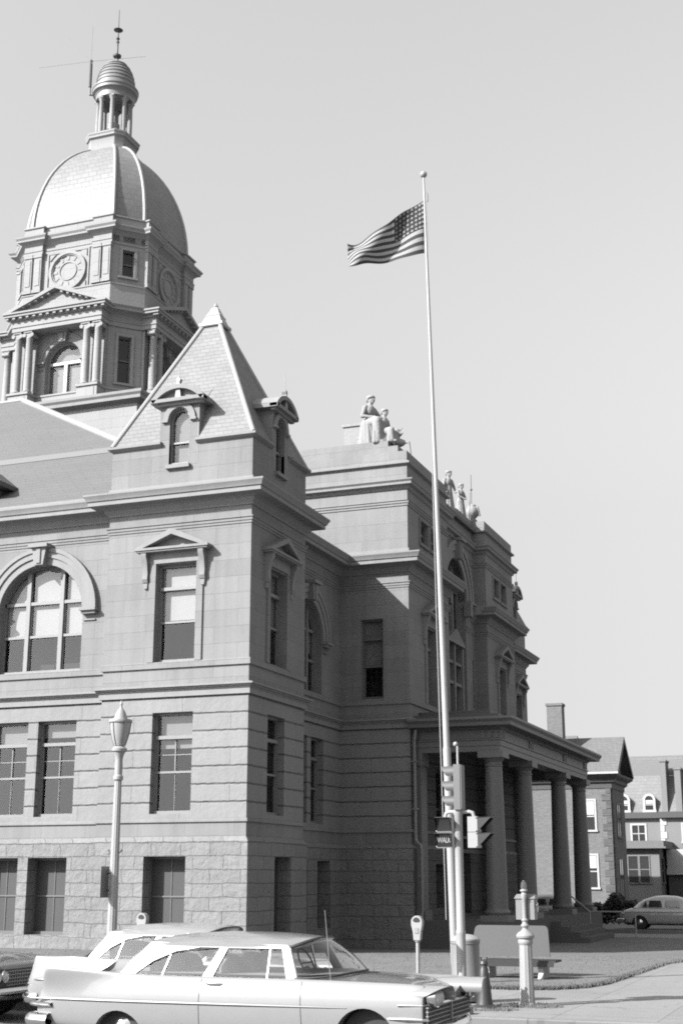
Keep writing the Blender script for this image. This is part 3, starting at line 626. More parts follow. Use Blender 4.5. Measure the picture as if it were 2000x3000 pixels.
for k in (0,1,2,5,6,7):
    if k%2: continue
    fr=face(k)
    for s in (-1,1):
        mb=MB()
        for q in (1.585,2.09):
            c=s*q; mb.fbox(fr,c-.2,c+.2,28.24,30.18,-.16,0); mb.fbox(fr,c-.235,c+.235,28.24,28.4,-.2,0); mb.fbox(fr,c-.235,c+.235,30.02,30.18,-.2,0)
            mb.fbox(fr,c-.13,c+.13,28.6,29.9,-.185,-.16)
        tsub(mb,'pilaster_pair','tower')
    # clock face
    def ringz(mb,r0,r1,o0,o1,n=40): arch_band(mb,fr,0,29.15,r0,r1,o0,o1,n,0,2*math.pi)
    mb=MB(); ringz(mb,.84,.98,0,.12); ringz(mb,.78,.84,0,.07); ringz(mb,.42,.47,0,.05)
    mb.poly(fr,[(.8*math.cos(a*math.pi/24),29.15+.8*math.sin(a*math.pi/24)) for a in range(48)],-.01)
    for i in range(12):
        a=i*math.pi/6+.02; ca,sa=math.cos(a),math.sin(a)
        pts=[(r_*ca-w_*sa,29.15+r_*sa+w_*ca) for r_,w_ in ((.55,-.05),(.76,-.075),(.76,.075),(.55,.05))]
        mb.ext(fr,pts,-.035,-.0)
    mb.fbox(fr,-1.12,-1.05,28.24,30.18,-.05,0); mb.fbox(fr,1.05,1.12,28.24,30.18,-.05,0); mb.fbox(fr,-1.05,1.05,30.1,30.18,-.05,0)
    for sx in (-1,1):
        for sz in (-1,1):
            mb.ext(fr,[(sx*.98,29.15+sz*.92),(sx*.98,29.15+sz*.62),(sx*.68,29.15+sz*.92)],-.05,0)
    tsub(mb,'clock_face','tower')
    # small columned porch of this side
    D=.50
    for s in (-1,1):
        mb=MB(); a,b=(1.22,2.36) if s>0 else (-2.36,-1.22)
        mb.fbox(fr,a,b,22.26,22.4,-D-.34,0); mb.fbox(fr,a+.05,b-.05,22.4,23.0,-D-.29,0); mb.fbox(fr,a,b,23.0,23.1,-D-.36,0)
        mb.fbox(fr,a+.2,b-.2,22.5,22.92,-D-.31,-D-.29)
        tsub(mb,'porch_pedestal','tower')
    mb=MB(); W=2.34
    mb.fbox(fr,-W,W,26.12,26.32,-D-.24,0); mb.fbox(fr,-W-.04,W+.04,26.32,26.38,-D-.28,0); mb.fbox(fr,-W,W,26.38,26.66,-D-.24,0)
    mb.fbox(fr,-W-.30,W+.30,26.78,26.9,-D-.5,0); mb.fbox(fr,-W-.36,W+.36,26.9,26.98,-D-.56,0); mb.fbox(fr,-W-.1,W+.1,26.66,26.78,-D-.34,0)
    for i in range(15):
        c=-2.5+5*i/14; mb.fbox(fr,c-.07,c+.07,26.68,26.775,-D-.46,-D-.2)
    s_=.14; ap=28.05; hw=W+.36
    for s in (-1,1):
        mb.ext(fr,[(s*hw,26.98),(s*(hw-.42),26.98),(0,ap-s_-.04),(0,ap)] if s<0 else [(s*hw,26.98),(0,ap),(0,ap-s_-.04),(s*(hw-.42),26.98)],-D-.56,0)
        for i in range(6):
            u=s*(.35+.33*i); zz=26.98+(ap-.2-26.98)*(1-abs(u)/(hw-.3)); mb.fbox(fr,u-.06,u+.06,zz-.09,zz+.02,-D-.5,-D-.2)
    mb.ext(fr,[(-hw+.36,26.98),(hw-.36,26.98),(0,ap-.2)],-D-.26,0)
    tsub(mb,'porch_pediment','tower')
    for s in (-1,1):
        for q in (1.50,2.08):
            c=fr(s*q,0,-D); prof=[(.24,23.1),(.24,23.16),(.2,23.18),(.22,23.22),(.19,23.25),(.178,23.3),(.178,24.2),(.168,25.0),(.155,25.75),(.17,25.78),(.16,25.82)]
            mb=MB(); mb.lathe((c[0],c[1],0),prof,20)
            mb.fbox(fr,s*q-.22,s*q+.22,26.04,26.12,-D-.2,-D+.2); mb.fbox(fr,s*q-.17,s*q+.17,25.82,26.04,-D-.15,-D+.15)
            for t in (-1,1):
                pz=[(s*q+t*.2+.095*math.cos(a),25.93+.095*math.sin(a)) for a in [2*math.pi*i/12 for i in range(12)]]
                mb.ext(fr,pz,-D-.19,-D+.19)
            tsub(mb,'tower_column','tower',35)
    for s in (-1,1):
        mb=MB(); mb.fbox(fr,s*2.08-.17,s*2.08+.17,23.1,26.1,-.14,0); mb.fbox(fr,s*1.5-.17,s*1.5+.17,23.1,26.1,-.14,0); tsub(mb,'pilaster_pair','tower')
# dome
zb,zt=31.62,37.05; H=zt-zb
def domescale(h): return max(.30,math.sqrt(max(0,1-h*h)))
hs=[0,.08,.17,.26,.35,.44,.53,.61,.69,.76,.82,.87,.91,.94,.954]
rings=[]
for h in hs:
    sc_=domescale(h); rings.append([(x,y,zb+h*H) for x,y in octo(3.22*sc_,2.17*sc_)])
for k in range(8):
    mb=MB(); mb.grid([[r_[k],r_[(k+1)%8]] for r_ in rings]); tsub(mb,'dome_panel','domemetal',60)
    mb=MB(); mb.tube([r_[k] for r_ in rings],.085,8); tsub(mb,'dome_rib','flash',60)
zl=zb+.954*H-.12
o1=lambda s: octo(.98*s,.66*s)
mb=MB(); mb.sweep(o1(1.0),[(-.3,zl-.05),(.06,zl-.05),(.06,zl+.2),(.0,zl+.24),(.0,zl+.62),(.03,zl+.7),(.12,zl+.76),(.12,zl+.86),(.16,zl+.93),(.16,zl+1.0),(-.2,zl+1.06),(-.9,zl+1.06)],closed=True); tsub(mb,'lantern_base','tower')
zc=zl+1.04
mb=MB(); mb.lathe((TX,TY,0),[(.42,zc),(.42,zc+.5),(.30,zc+.62),(.30,zc+.9)],16); tsub(mb,'lantern_core','tower')
for i in range(8):
    a=math.pi/8+i*math.pi/4; c=(TX+.80*math.cos(a),TY+.80*math.sin(a),0)
    mb=MB(); mb.lathe(c,[(.16,zc),(.16,zc+.08),(.12,zc+.12),(.12,zc+1.0),(.10,zc+1.9),(.15,zc+2.0),(.17,zc+2.06)],14); mb.box(c[0]-.15,c[0]+.15,c[1]-.15,c[1]+.15,zc+2.06,zc+2.14); tsub(mb,'lantern_column','tower',35)
zr=zc+2.12
mb=MB(); mb.lathe((TX,TY,0),[(.55,zr+.2),(.66,zr),(.95,zr),(.95,zr+.26),(.99,zr+.3),(1.02,zr+.36),(1.13,zr+.42),(1.13,zr+.54),(1.18,zr+.6),(1.18,zr+.66),(1.0,zr+.74),(.8,zr+.75)],40); tsub(mb,'lantern_cornice','lead',35)
zd=zr+.74; prof=[]
for i in range(7):
    h0=i/7; r0=.97*math.sqrt(max(.0,1-(h0*.97)**2.1)); 
    z=zd+1.55*h0
    prof+= [(r0,z),(r0+.035,z+.03),(r0+.02,z+.08)]
prof+=[(.22,zd+1.55),(.12,zd+1.68),(.08,zd+1.8)]
mb=MB(); mb.lathe((TX,TY,0),prof,40); tsub(mb,'lantern_dome','sheet',30)
zf=zd+1.78
mb=MB(); mb.lathe((TX,TY,0),[(.08,zf),(.05,zf+.1),(.2,zf+.18),(.22,zf+.26),(.1,zf+.32),(.05,zf+.4),(.045,zf+.95),(.09,zf+1.05),(.04,zf+1.15),(.1,zf+1.25),(.04,zf+1.35),(.035,zf+1.6),(.12,zf+1.68),(.24,zf+1.75),(.12,zf+1.84),(.03,zf+1.9),(.02,zf+2.9),(.0,zf+3.0)],14); tsub(mb,'dome_finial','iron',35)
# ---------------------------------------------------------------- antenna beside the lantern
ax,ay=-33.62,53.0
an=thing('antenna','thin radio antenna with four spread rods beside the dome lantern','antenna',(ax,ay,zr+.6))
mb=MB(); mb.tube([(ax+.35,ay+.1,zr+.5),(ax,ay,zr+.55),(ax-.02,ay,zr+1.1)],.05,8); mb.tube([(ax-.02,ay,zr+1.0),(ax-.03,ay,zr+2.55)],.085,8); mb.build('mast',M['iron'],an)
tp=(ax-.03,ay,zr+2.5)
for q in ((0,0,2.05),(-1.5,.0,1.8),(-2.9,-.3,.1),(2.7,.8,.15),(.55,-.3,-.75)):
    mb=MB(); mb.tube([tp,(tp[0]+q[0],tp[1]+q[1],tp[2]+q[2])],.009,6); mb.build('antenna_rod',M['lead'],an)
# ---------------------------------------------------------------- ground, street, pavements, lawn
def gz(y): return 0.0 if y<34 else (-.34*(y-34)/11 if y<45 else -.34)
def concrete(name,base,jw=1.5,jh=1.5,dark=.75,stain=.3):
    m,nt,bs,out=newmat(name); co=objco(nt)
    b=bricknode(nt,co,jw,jh,.012,.2,0,.95,1.05,dark); n1=noise(nt,co,.5,5,.6); n2=noise(nt,co,14,4,.7); n3=noise(nt,co,90,2)
    f=math_(nt,'ADD',1-stain*.5-.14,math_(nt,'ADD',math_(nt,'MULTIPLY',n1,stain),math_(nt,'ADD',math_(nt,'MULTIPLY',n2,.16),math_(nt,'MULTIPLY',n3,.12))))
    vo=nt.nodes.new('ShaderNodeTexVoronoi'); vo.feature='DISTANCE_TO_EDGE'; vo.inputs['Scale'].default_value=.42
    wp=nt.nodes.new('ShaderNodeVectorMath'); wp.operation='ADD'; nz=nt.nodes.new('ShaderNodeTexNoise'); nz.inputs['Scale'].default_value=1.6; nz.inputs['Detail'].default_value=5; nt.links.new(co,nz.inputs['Vector']); nt.links.new(co,wp.inputs[0]); nt.links.new(nz.outputs['Color'],wp.inputs[1]); nt.links.new(wp.outputs[0],vo.inputs['Vector'])
    ck=nt.nodes.new('ShaderNodeMapRange'); nt.links.new(vo.outputs['Distance'],ck.inputs[0]); ck.inputs[1].default_value=.0; ck.inputs[2].default_value=.012; ck.inputs[3].default_value=.78; ck.inputs[4].default_value=1
    sp_=nt.nodes.new('ShaderNodeMapRange'); nt.links.new(noise(nt,co,2.3,3,.6),sp_.inputs[0]); sp_.inputs[1].default_value=.6; sp_.inputs[2].default_value=.74; sp_.inputs[3].default_value=1; sp_.inputs[4].default_value=.8
    f=math_(nt,'MULTIPLY',math_(nt,'MULTIPLY',f,ck.outputs[0]),sp_.outputs[0])
    v=math_(nt,'MULTIPLY',math_(nt,'MULTIPLY',f,b.outputs['Color']),base); cb=nt.nodes.new('ShaderNodeCombineColor'); [nt.links.new(v,cb.inputs[i]) for i in range(3)]
    nt.links.new(cb.outputs[0],bs.inputs['Base Color']); bs.inputs['Roughness'].default_value=.9; bs.inputs['Specular IOR Level'].default_value=.2
    nt.links.new(bumpnode(nt,n2,.4,.006,bumpnode(nt,math_(nt,'SUBTRACT',1,b.outputs['Fac']),.6,.008)),bs.inputs['Normal']); return m
def turf(name,base):
    m,nt,bs,out=newmat(name); co=objco(nt)
    n1=noise(nt,co,.8,5,.65); n2=noise(nt,scaleco(nt,co,(1,.5,1)),7,4,.7); n3=noise(nt,co,60,3,.7)
    f=math_(nt,'ADD',.52,math_(nt,'ADD',math_(nt,'MULTIPLY',n1,.5),math_(nt,'ADD',math_(nt,'MULTIPLY',n2,.28),math_(nt,'MULTIPLY',n3,.1))))
    v=math_(nt,'MULTIPLY',f,base); cb=nt.nodes.new('ShaderNodeCombineColor'); [nt.links.new(v,cb.inputs[i]) for i in range(3)]
    nt.links.new(cb.outputs[0],bs.inputs['Base Color']); bs.inputs['Roughness'].default_value=1; bs.inputs['Specular IOR Level'].default_value=.1
    nt.links.new(bumpnode(nt,n3,.3,.02,bumpnode(nt,n2,.3,.03)),bs.inputs['Normal']); return m
M['walk']=concrete('pavement_concrete',.165,1.5,1.5,.75,.42); M['kerb']=concrete('kerb_concrete',.14,2.4,9,.7); M['road']=concrete('worn_road',.125,40,40,1,.35)
M['turf']=turf('lawn_turf',.118); M['blade']=plain('grass_blade',.13,.9,mott=.2,nscale=3,spec=.15)
E_=MB(); E_.grid([[(x,y,gz(y)-.2) for x in (-900,-300,-60,-40,-20,0,20,60,300,900)] for y in (-300,-40,0,20,30,34,45,60,90,140,300,1500)]); struct(E_.build('ground',turf('dry_earth',.1)))
r_=MB(); r_.grid([[(x,y,-.15) for x in (-120,-40,-10,20,80)] for y in (-60,0,20.25)]); struct(r_.build('road',M['road']))
# side street east of the pavement
r_=MB(); r_.grid([[(x,y,gz(y)-.16) for x in (1.6,12)] for y in (20.0,30,34,45,60,200)]); struct(r_.build('side_road',M['road']))
k=MB(); k.sweep([(-120,20.25),(-2.2,20.25),(-.3,20.8),(.7,21.6),(1.3,22.7),(1.6,24.2),(1.6,120)],[(0,-.3),(.0,-.02),(-.02,0),(-.17,.0),(-.17,-.3)]); struct(k.build('kerb',M['kerb']))
lawn_edge=[(-120,25.3),(-7.0,25.3),(-6.2,25.34),(-5.6,25.55),(-5.15,26.1),(-4.92,27.2),(-4.85,29.0),(-4.7,34),(-4.62,40),(-4.6,56.5)]
w_=MB()
w_.add([(-120,20.42,0),(-2.2,20.42,0),(-.45,20.95,0),(.5,21.8,0),(1.12,22.8,0),(1.43,24.2,0),(1.43,34,0),(-4.7,34,0)]+[(p[0],p[1],0) for p in reversed(lawn_edge[:7])],[tuple(range(15))])
w_.grid([[(x,y,gz(y)) for x in (-4.75,1.43)] for y in (34,36,39,42,45,60,90)])
struct(w_.build('sidewalk',M['walk'],smooth=0))
# lawn: a sheet that follows the fall of the ground, a little above the pavement
L=MB(); ys=[25.3,26,27,28,29,30,31,32,33,34,36,38,40,42,45,50,56.4]
def xe(y):
    E=lawn_edge[1:]
    for a,b in zip(E,E[1:]):
        if a[1]<=y<=b[1]: 
            return a[0]+(b[0]-a[0])*(y-a[1])/max(1e-6,b[1]-a[1])
    return -4.6
L.grid([[(x,y,gz(y)+.03) for x in (-120,-60,-30,-20,-14,-10,-8.5,min(xe(y),-7.0) if y<25.32 else xe(y))] for y in ys])
L.grid([[(x,y,gz(y)+.0-.05*i) for x in (-120,-7)] for i,y in ((0,25.299),(1,25.29))])
lawn=L.build('lawn',M['turf'],smooth=0); lawn['kind']='stuff'
# blades of grass on the near part of the lawn
B=MB(); rg=random.Random(3)
for i in range(7000):
    y=25.32+(rg.random()**1.5)*14; x=-22+rg.random()*17.6
    if x>xe(y)+.03: continue
    if x<-15.9 and y>35.0: continue
    h=.012+.016*rg.random(); a=rg.random()*6.28; wv=.008+.006*rg.random(); c,s_=math.cos(a)*wv,math.sin(a)*wv; lx,ly=rg.uniform(-.03,.03),rg.uniform(-.03,.03); z=gz(y)+.028
    B.add([(x-c,y-s_,z),(x+c,y+s_,z),(x+lx,y+ly,z+h)],[(0,1,2)])
for i in range(5200):   # ragged edge along the pavement
    t=rg.random(); seg=rg.choice(range(1,8)); a_,b_=lawn_edge[seg],lawn_edge[seg+1]; x=a_[0]+(b_[0]-a_[0])*t+rg.uniform(-.1,.05); y=a_[1]+(b_[1]-a_[1])*t+rg.uniform(-.08,.06)
    h=.04+.05*rg.random(); a=rg.random()*6.28; c,s_=math.cos(a)*.01,math.sin(a)*.01; z=gz(y)+.0
    B.add([(x-c,y-s_,z),(x+c,y+s_,z),(x+rg.uniform(-.05,.05),y+rg.uniform(-.05,.05),z+h)],[(0,1,2)])
for cx_,cy_,rr,n in ((-5.25,22.17,.55,900),(-5.72,21.45,.5,600),(-6.03,21.2,.4,200)):
    for i in range(n):
        a=rg.random()*6.28; q=rr*math.sqrt(rg.random()); x,y=cx_+q*math.cos(a),cy_+.6*q*math.sin(a); h=.02+.04*rg.random()
        B.add([(x-.008,y,0),(x+.008,y,0),(x+rg.uniform(-.03,.03),y+rg.uniform(-.03,.03),h)],[(0,1,2)])
gb=B.build('grass',M['blade'],smooth=0); gb['kind']='stuff'
# walk to the porch and the drive beyond
w_=MB(); w_.box(-10.9,1.4,56.5,60.3,-.6,-.30); struct(w_.build('porch_path',M['walk']))
w_=MB(); w_.box(-60,1.5,63.5,73,-.7,-.36); struct(w_.build('driveway',M['road']))
w_=MB(); w_.box(-60,1.5,63.3,63.5,-.7,-.24); struct(w_.build('drive_kerb',M['kerb']))
# ---------------------------------------------------------------- street furniture
M['whitepole']=plain('white_enamel',.27,.4,mott=.14,nscale=2); M['greypaint']=plain('grey_enamel',.17,.5,mott=.15); M['lens']=plain('signal_lens',.03,.2,spec=.6); M['headpaint']=plain('signal_grey',.1,.5,mott=.2); M['visor']=plain('dull_visor_paint',.075,.6); M['hydrant']=plain('dark_hydrant_paint',.03,.5,mott=.3); M['black']=plain('black_enamel',.014,.5)
M['lampglass']=plain('frosted_lamp_glass',.3,.25,spec=.6,mott=.2); M['chrome']=plain('chrome',.62,.12,1,mott=.02); M['postpaint']=plain('pale_iron_paint',.26,.55,mott=.2,nscale=6,bump=.002)
M['white']=plain('white_lettering',.6,.6); M['word']=plain('lit_word',.6,.5); wb_=[n for n in M['word'].node_tree.nodes if n.type=='BSDF_PRINCIPLED'][0]; wb_.inputs['Emission Color'].default_value=g(1); wb_.inputs['Emission Strength'].default_value=.22; M['timber']=plain('dark_timber',.014,.7,mott=.3); M['board']=plain('painted_board',.045,.7,mott=.14); M['whitestone']=plain('whitewashed_concrete',.36,.9,mott=.15)
def fluted(mb,c,z0,z1,r0,r1,nf=14,dep=.1):
    n=nf*4; rows=[]
    for j in range(9):
        t=j/8; r=r0+(r1-r0)*t; rows.append([(c[0]+r*(1-dep*abs(math.sin(i/n*math.pi*nf)))*math.cos(2*math.pi*i/n),c[1]+r*(1-dep*abs(math.sin(i/n*math.pi*nf)))*math.sin(2*math.pi*i/n),z0+(z1-z0)*t) for i in range(n+1)])
    mb.grid(rows)
# street lamp
lx,ly=-12.02,21.0
lamp=thing('street_lamp','tall pale fluted street lamp with an urn shaped glass lantern','street lamp',(lx,ly,0))
mb=MB(); fluted(mb,(lx,ly),.0,.55,.15,.11); mb.lathe((lx,ly,0),[(.14,.55),(.15,.6),(.1,.68),(.09,.72)],20); fluted(mb,(lx,ly),.72,3.55,.088,.062,12,.06)
mb.lathe((lx,ly,0),[(.062,3.55),(.085,3.58),(.085,3.63),(.065,3.66),(.07,3.8),(.062,3.9),(.075,3.98),(.1,4.04),(.13,4.06),(.135,4.1),(.1,4.13),(.06,4.16)],24); mb.build('lamp_post',M['postpaint'],lamp)
mb=MB(); mb.tube([(lx-.13,ly,2.40),(lx-.09,ly,2.36),(lx,ly,2.36),(lx+.09,ly,2.36),(lx+.13,ly,2.40)],.016,6); mb.tube([(lx-.13,ly,2.33),(lx-.08,ly,2.36)],.012,6); mb.build('lamp_bracket',M['iron'],lamp)
mb=MB(); mb.lathe((lx,ly,0),[(.09,4.15),(.125,4.25),(.155,4.36),(.174,4.48),(.18,4.56)],24); lg=mb.build('lantern_glass',M['lampglass'],lamp)
for i in range(6):
    a=i*math.pi/3+.3; mb=MB(); mb.tube([(lx+r*math.cos(a),ly+r*math.sin(a),z) for r,z in ((.095,4.15),(.13,4.25),(.16,4.36),(.179,4.48),(.186,4.57))],.007,5); mb.build('lantern_rib',M['iron'],lg)
mb=MB(); mb.lathe((lx,ly,0),[(.2,4.55),(.206,4.57),(.2,4.6),(.125,4.61),(.11,4.65),(.085,4.72),(.05,4.78),(.03,4.8),(.02,4.84),(.028,4.87),(.012,4.92),(0,4.95)],28); mb.build('lantern_cap',M['postpaint'],lamp)
sg=thing('street_sign','dark street sign plate fixed to the lamp post, seen almost edge on','sign',(lx-.12,ly,1.63))
mb=MB(); mb.box(lx-.115,lx-.105,ly-.26,ly+.02,1.62,2.13); mb.build('sign_plate',M['greypaint'],sg)
mb=MB(); mb.box(lx-.105,lx-.06,ly-.03,ly-.01,1.72,1.75); mb.box(lx-.105,lx-.06,ly-.03,ly-.01,2.0,2.03); mb.build('sign_bracket',M['iron'],sg)
# parking meters
def meter(x,y,label,src=None):
    if src: 
        r=src.copy(); COL.objects.link(r); r.location=(x,y,0); r['label']=label
        for ch in src.children:
            c=ch.copy(); COL.objects.link(c); c.parent=r
        return r
    t=thing('parking_meter',label,'parking meter',(0,0,0),'parking meters along the kerb')
    mb=MB(); mb.lathe((0,0,0),[(.03,0),(.03,.98),(.045,1.0),(.045,1.03),(0,1.03)],14); mb.build('meter_post',M['postpaint'],t)
    fr=fA(0); prof=[(-.05,1.02),(.05,1.02),(.06,1.14),(.085,1.24)]+[(.087*math.cos(a*math.pi/12),1.29+.09*math.sin(a*math.pi/12)) for a in range(13)]+[(-.085,1.24),(-.06,1.14)]
    mb=MB(); mb.ext(fr,prof,-.055,.055); mb.build('meter_head',M['postpaint'],t)
    mb=MB(); mb.ext(fr,[(.055*math.cos(a*math.pi/12),1.30+.055*math.sin(a*math.pi/12)) for a in range(13)]+[(-.03,1.285),(.03,1.285)],-.062,-.05); mb.build('meter_window',M['lens'],t)
    mb=MB(); mb.fbox(fr,-.03,.03,1.12,1.2,-.064,-.05); mb.build('coin_plate',M['lead'],t)
    t.location=(x,y,0); return t
m1=meter(-6.63,20.9,'grey parking meter on the kerb in front of the lawn, beside the flagpole'); meter(-11.39,20.9,'parking meter half hidden behind the white cars near the street lamp',m1)
# traffic signal
tx,ty=-6.115,21.5
ts=thing('traffic_signal','pale signal pole with a three lamp head on top','traffic signal',(tx,ty,0))
mb=MB(); mb.lathe((tx,ty,0),[(.14,0),(.14,.05),(.1,.1),(.075,.14),(.075,1.1),(.078,1.13),(.066,1.16),(.064,2.9),(.075,2.92),(.075,3.0),(.05,3.03),(.03,3.05)],24); mb.build('signal_pole',M['whitepole'],ts)
hd=MB(); hd.box(tx-.04,tx+.07,ty-.11,ty+.11,2.99,3.70); hd.box(tx+.074,tx+.09,ty-.10,ty+.10,3.0,3.69); ho=hd.build('signal_head',M['headpaint'],ts)
for z in (3.58,3.345,3.11):
    v=MB(); rr=.1; n=14
    A=[[(tx-.09-(dx*(1 if i<=n else 1)),ty+rr*math.cos(math.pi*(-.18+1.36*i/n)),z+rr*math.sin(math.pi*(-.18+1.36*i/n))) for i in range(n+1)] for dx in (0,)]
    L0=[(tx-.04,ty+rr*math.cos(math.pi*(-.2+1.4*i/n)),z+rr*math.sin(math.pi*(-.2+1.4*i/n))) for i in range(n+1)]
    L1=[(tx-.04-.22*(.55+.45*math.sin(math.pi*i/n)),p[1],p[2]) for i,p in enumerate(L0)]
    L2=[(q[0],ty+(q[1]-ty)*.95,z+(q[2]-z)*.95) for q in L1]; L3=[(q[0],ty+(q[1]-ty)*.95,z+(q[2]-z)*.95) for q in L0]
    v.grid([L0,L1,L2,L3]); v.build('signal_visor',M['visor'],ho)
    v=MB(); v.sphere((tx-.04,ty,z),.088,16,8,(.35,1,1)); v.build('signal_lens',M['lens'],ho)
mb=MB(); mb.tube([(tx+.01,ty,3.7),(tx+.01,ty,4.0)],.018,8); mb.sphere((tx-.02,ty,4.03),.04,12,8); mb.build('top_finial',M['whitepole'],ts)
mb=MB(); mb.tube([(tx+.05,ty,2.95),(tx-.15,ty,2.96),(tx-.2,ty,2.94),(tx-.215,ty,2.88)],.03,10); mb.build('signal_arm',M['whitepole'],ts)
mb=MB(); mb.tube([(tx,ty,2.95),(tx+.18,ty,2.96),(tx+.24,ty,2.94),(tx+.26,ty,2.87)],.03,10); mb.build('signal_arm',M['whitepole'],ts)
def pedhead(name,label,loc,rz,word):
    """two stacked lamps with hoods, facing -y in its own frame"""
    t=thing(name,label,'pedestrian signal',(0,0,0),None); fr=fA(0)
    mb=MB(); mb.fbox(fr,-.12,.12,0,.235,0,.16); mb.fbox(fr,-.12,.12,.243,.478,0,.16); mb.fbox(fr,-.1,.1,.235,.243,.02,.14); mb.build('signal_case',M['whitepole'],t)
    for z in (0,.243):
        v=MB(); a,b=.118,.10; 
        for s in (-1,1): v.add([fr(s*a,z+.225,-.004),fr(s*a,z+.01,-.004),fr(s*a,z+.215,-.21)],[(0,1,2)]); v.add([fr(s*(a-.006),z+.225,-.004),fr(s*(a-.006),z+.01,-.004),fr(s*(a-.006),z+.215,-.21)],[(0,1,2)])
        v.fbox(fr,-a,a,z+.215,z+.225,-.215,-.004); v.build('signal_hood',M['black'],t)
        v=MB(); v.fbox(fr,-.105,.105,z+.02,z+.205,-.012,-.001); v.build('signal_face',M['lens'],t)
    for z in (.02,.22,.26,.46):
        for s in (-1,1):
            v=MB(); v.sphere(fr(s*.127,z,.02),.012,8,6); v.build('case_bolt',M['chrome'],t)
    if word:
        cu=bpy.data.curves.new('word','FONT'); cu.body=word; cu.size=.1; cu.extrude=.002; cu.align_x='CENTER'; cu.space_character=.92
        o=bpy.data.objects.new('word',cu); COL.objects.link(o)
        me=bpy.data.meshes.new_from_object(o.evaluated_get(bpy.context.evaluated_depsgraph_get())); bpy.data.objects.remove(o)
        for vv in me.vertices:
            x,y,z=vv.co; vv.co=fr(x*.80,y*1.15+.082,-.016-z)
        me.materials.clear(); me.materials.append(M['word']); wo=bpy.data.objects.new('signal_word',me); COL.objects.link(wo); wo.parent=t
    t.location=loc; t.rotation_euler=(0,0,rz); return t
pedhead('pedestrian_signal','black hooded pedestrian signal reading WALK, hung left of the signal pole',(tx-.215,ty-.08,2.40),R(6),'WALK')
pedhead('pedestrian_signal','white pedestrian signal case seen from its side, right of the signal pole',(tx+.34,ty,2.40),R(90),None)
# call box post
px_,py_=-5.25,22.17
cb_=thing('call_box_post','ornate pale iron post carrying a grey alarm box, acorn on top','call box post',(px_,py_,0))
mb=MB(); mb.lathe((px_,py_,0),[(.135,0),(.135,.03),(.12,.06)],24); fluted(mb,(px_,py_),.06,.92,.118,.102,12,.05); mb.lathe((px_,py_,0),[(.102,.92),(.115,.94),(.12,.98),(.112,1.0),(.14,1.03),(.145,1.06),(.12,1.1),(.07,1.13),(.045,1.16),(.045,1.18),(.065,1.2),(.065,1.22),(.045,1.24),(.04,1.27),(.055,1.285),(.055,1.30),(.036,1.32)],24); mb.build('post_shaft',M['postpaint'],cb_)
mb=MB(); mb.lathe((px_,py_,0),[(.036,1.3),(.036,1.6),(.045,1.62),(.05,1.66),(.05,1.69),(.03,1.72),(.062,1.735),(.062,1.75),(.045,1.77),(.05,1.81),(.04,1.86),(.018,1.9),(0,1.91)],20); mb.build('post_finial',M['postpaint'],cb_)
mb=MB(); mb.box(px_-.15,px_+.15,py_+.04,py_+.26,1.30,1.62); fr=fB(px_-.17); mb.add([(px_-.17,py_+.02,1.62),(px_+.17,py_+.02,1.62),(px_+.17,py_+.28,1.62),(px_-.17,py_+.28,1.62),(px_-.15,py_+.1,1.69),(px_+.15,py_+.1,1.69),(px_+.15,py_+.2,1.69),(px_-.15,py_+.2,1.69)],[(0,1,5,4),(1,2,6,5),(2,3,7,6),(3,0,4,7),(4,5,6,7),(0,1,2,3)]); bx=mb.build('alarm_box',M['greypaint'],cb_)
mb=MB(); mb.tube([(px_+.16,py_+.1,1.58),(px_+.19,py_+.1,1.55),(px_+.19,py_+.1,1.42),(px_+.16,py_+.1,1.4)],.012,6); mb.sphere((px_+.17,py_+.1,1.52),.03,10,6); mb.build('box_handle',M['whitepole'],bx)
# low dark post at the kerb
hx_,hy_=-5.76,21.5
hy=thing('fire_hydrant','low dark fire hydrant tapering up from a flared foot near the kerb','fire hydrant',(hx_,hy_,0))
mb=MB(); mb.lathe((hx_,hy_,0),[(.2,0),(.19,.03),(.13,.07),(.115,.14),(.1,.3),(.085,.45),(.07,.58),(.06,.6),(.06,.64)],20); mb.build('hydrant_barrel',M['hydrant'],hy)
mb=MB(); mb.lathe((hx_,hy_,0),[(.06,.64),(.07,.66),(.055,.7),(.02,.72)],16)
mb.build('hydrant_cap',M['hydrant'],hy)
for s in (-1,1):
    mb=MB(); mb.tube([(hx_+s*.03,hy_,.66),(hx_+s*.05,hy_,.76)],.016,8); mb.build('hydrant_lug',M['hydrant'],hy)
mb=MB(); mb.tube([(hx_-.05,hy_-.05,.4),(hx_-.1,hy_-.13,.4)],.045,12); mb.build('hydrant_outlet',M['lead'],hy)
# litter bin
bx_,by_=-6.33,22.5
bn=thing('litter_bin','grey cylindrical litter bin standing behind the signal pole','litter bin',(bx_,by_,0))
mb=MB(); mb.lathe((bx_,by_,0),[(.22,.03),(.23,.05),(.23,.35),(.236,.36),(.236,.39),(.23,.4),(.23,.9),(.24,.91),(.24,.95),(.2,.97)],32); mb.build('bin_body',M['greypaint'],bn)
mb=MB(); mb.lathe((bx_,by_,0),[(.245,.95),(.245,.98),(.2,1.02),(.1,1.05),(0,1.06)],32); mb.build('bin_lid',M['postpaint'],bn)
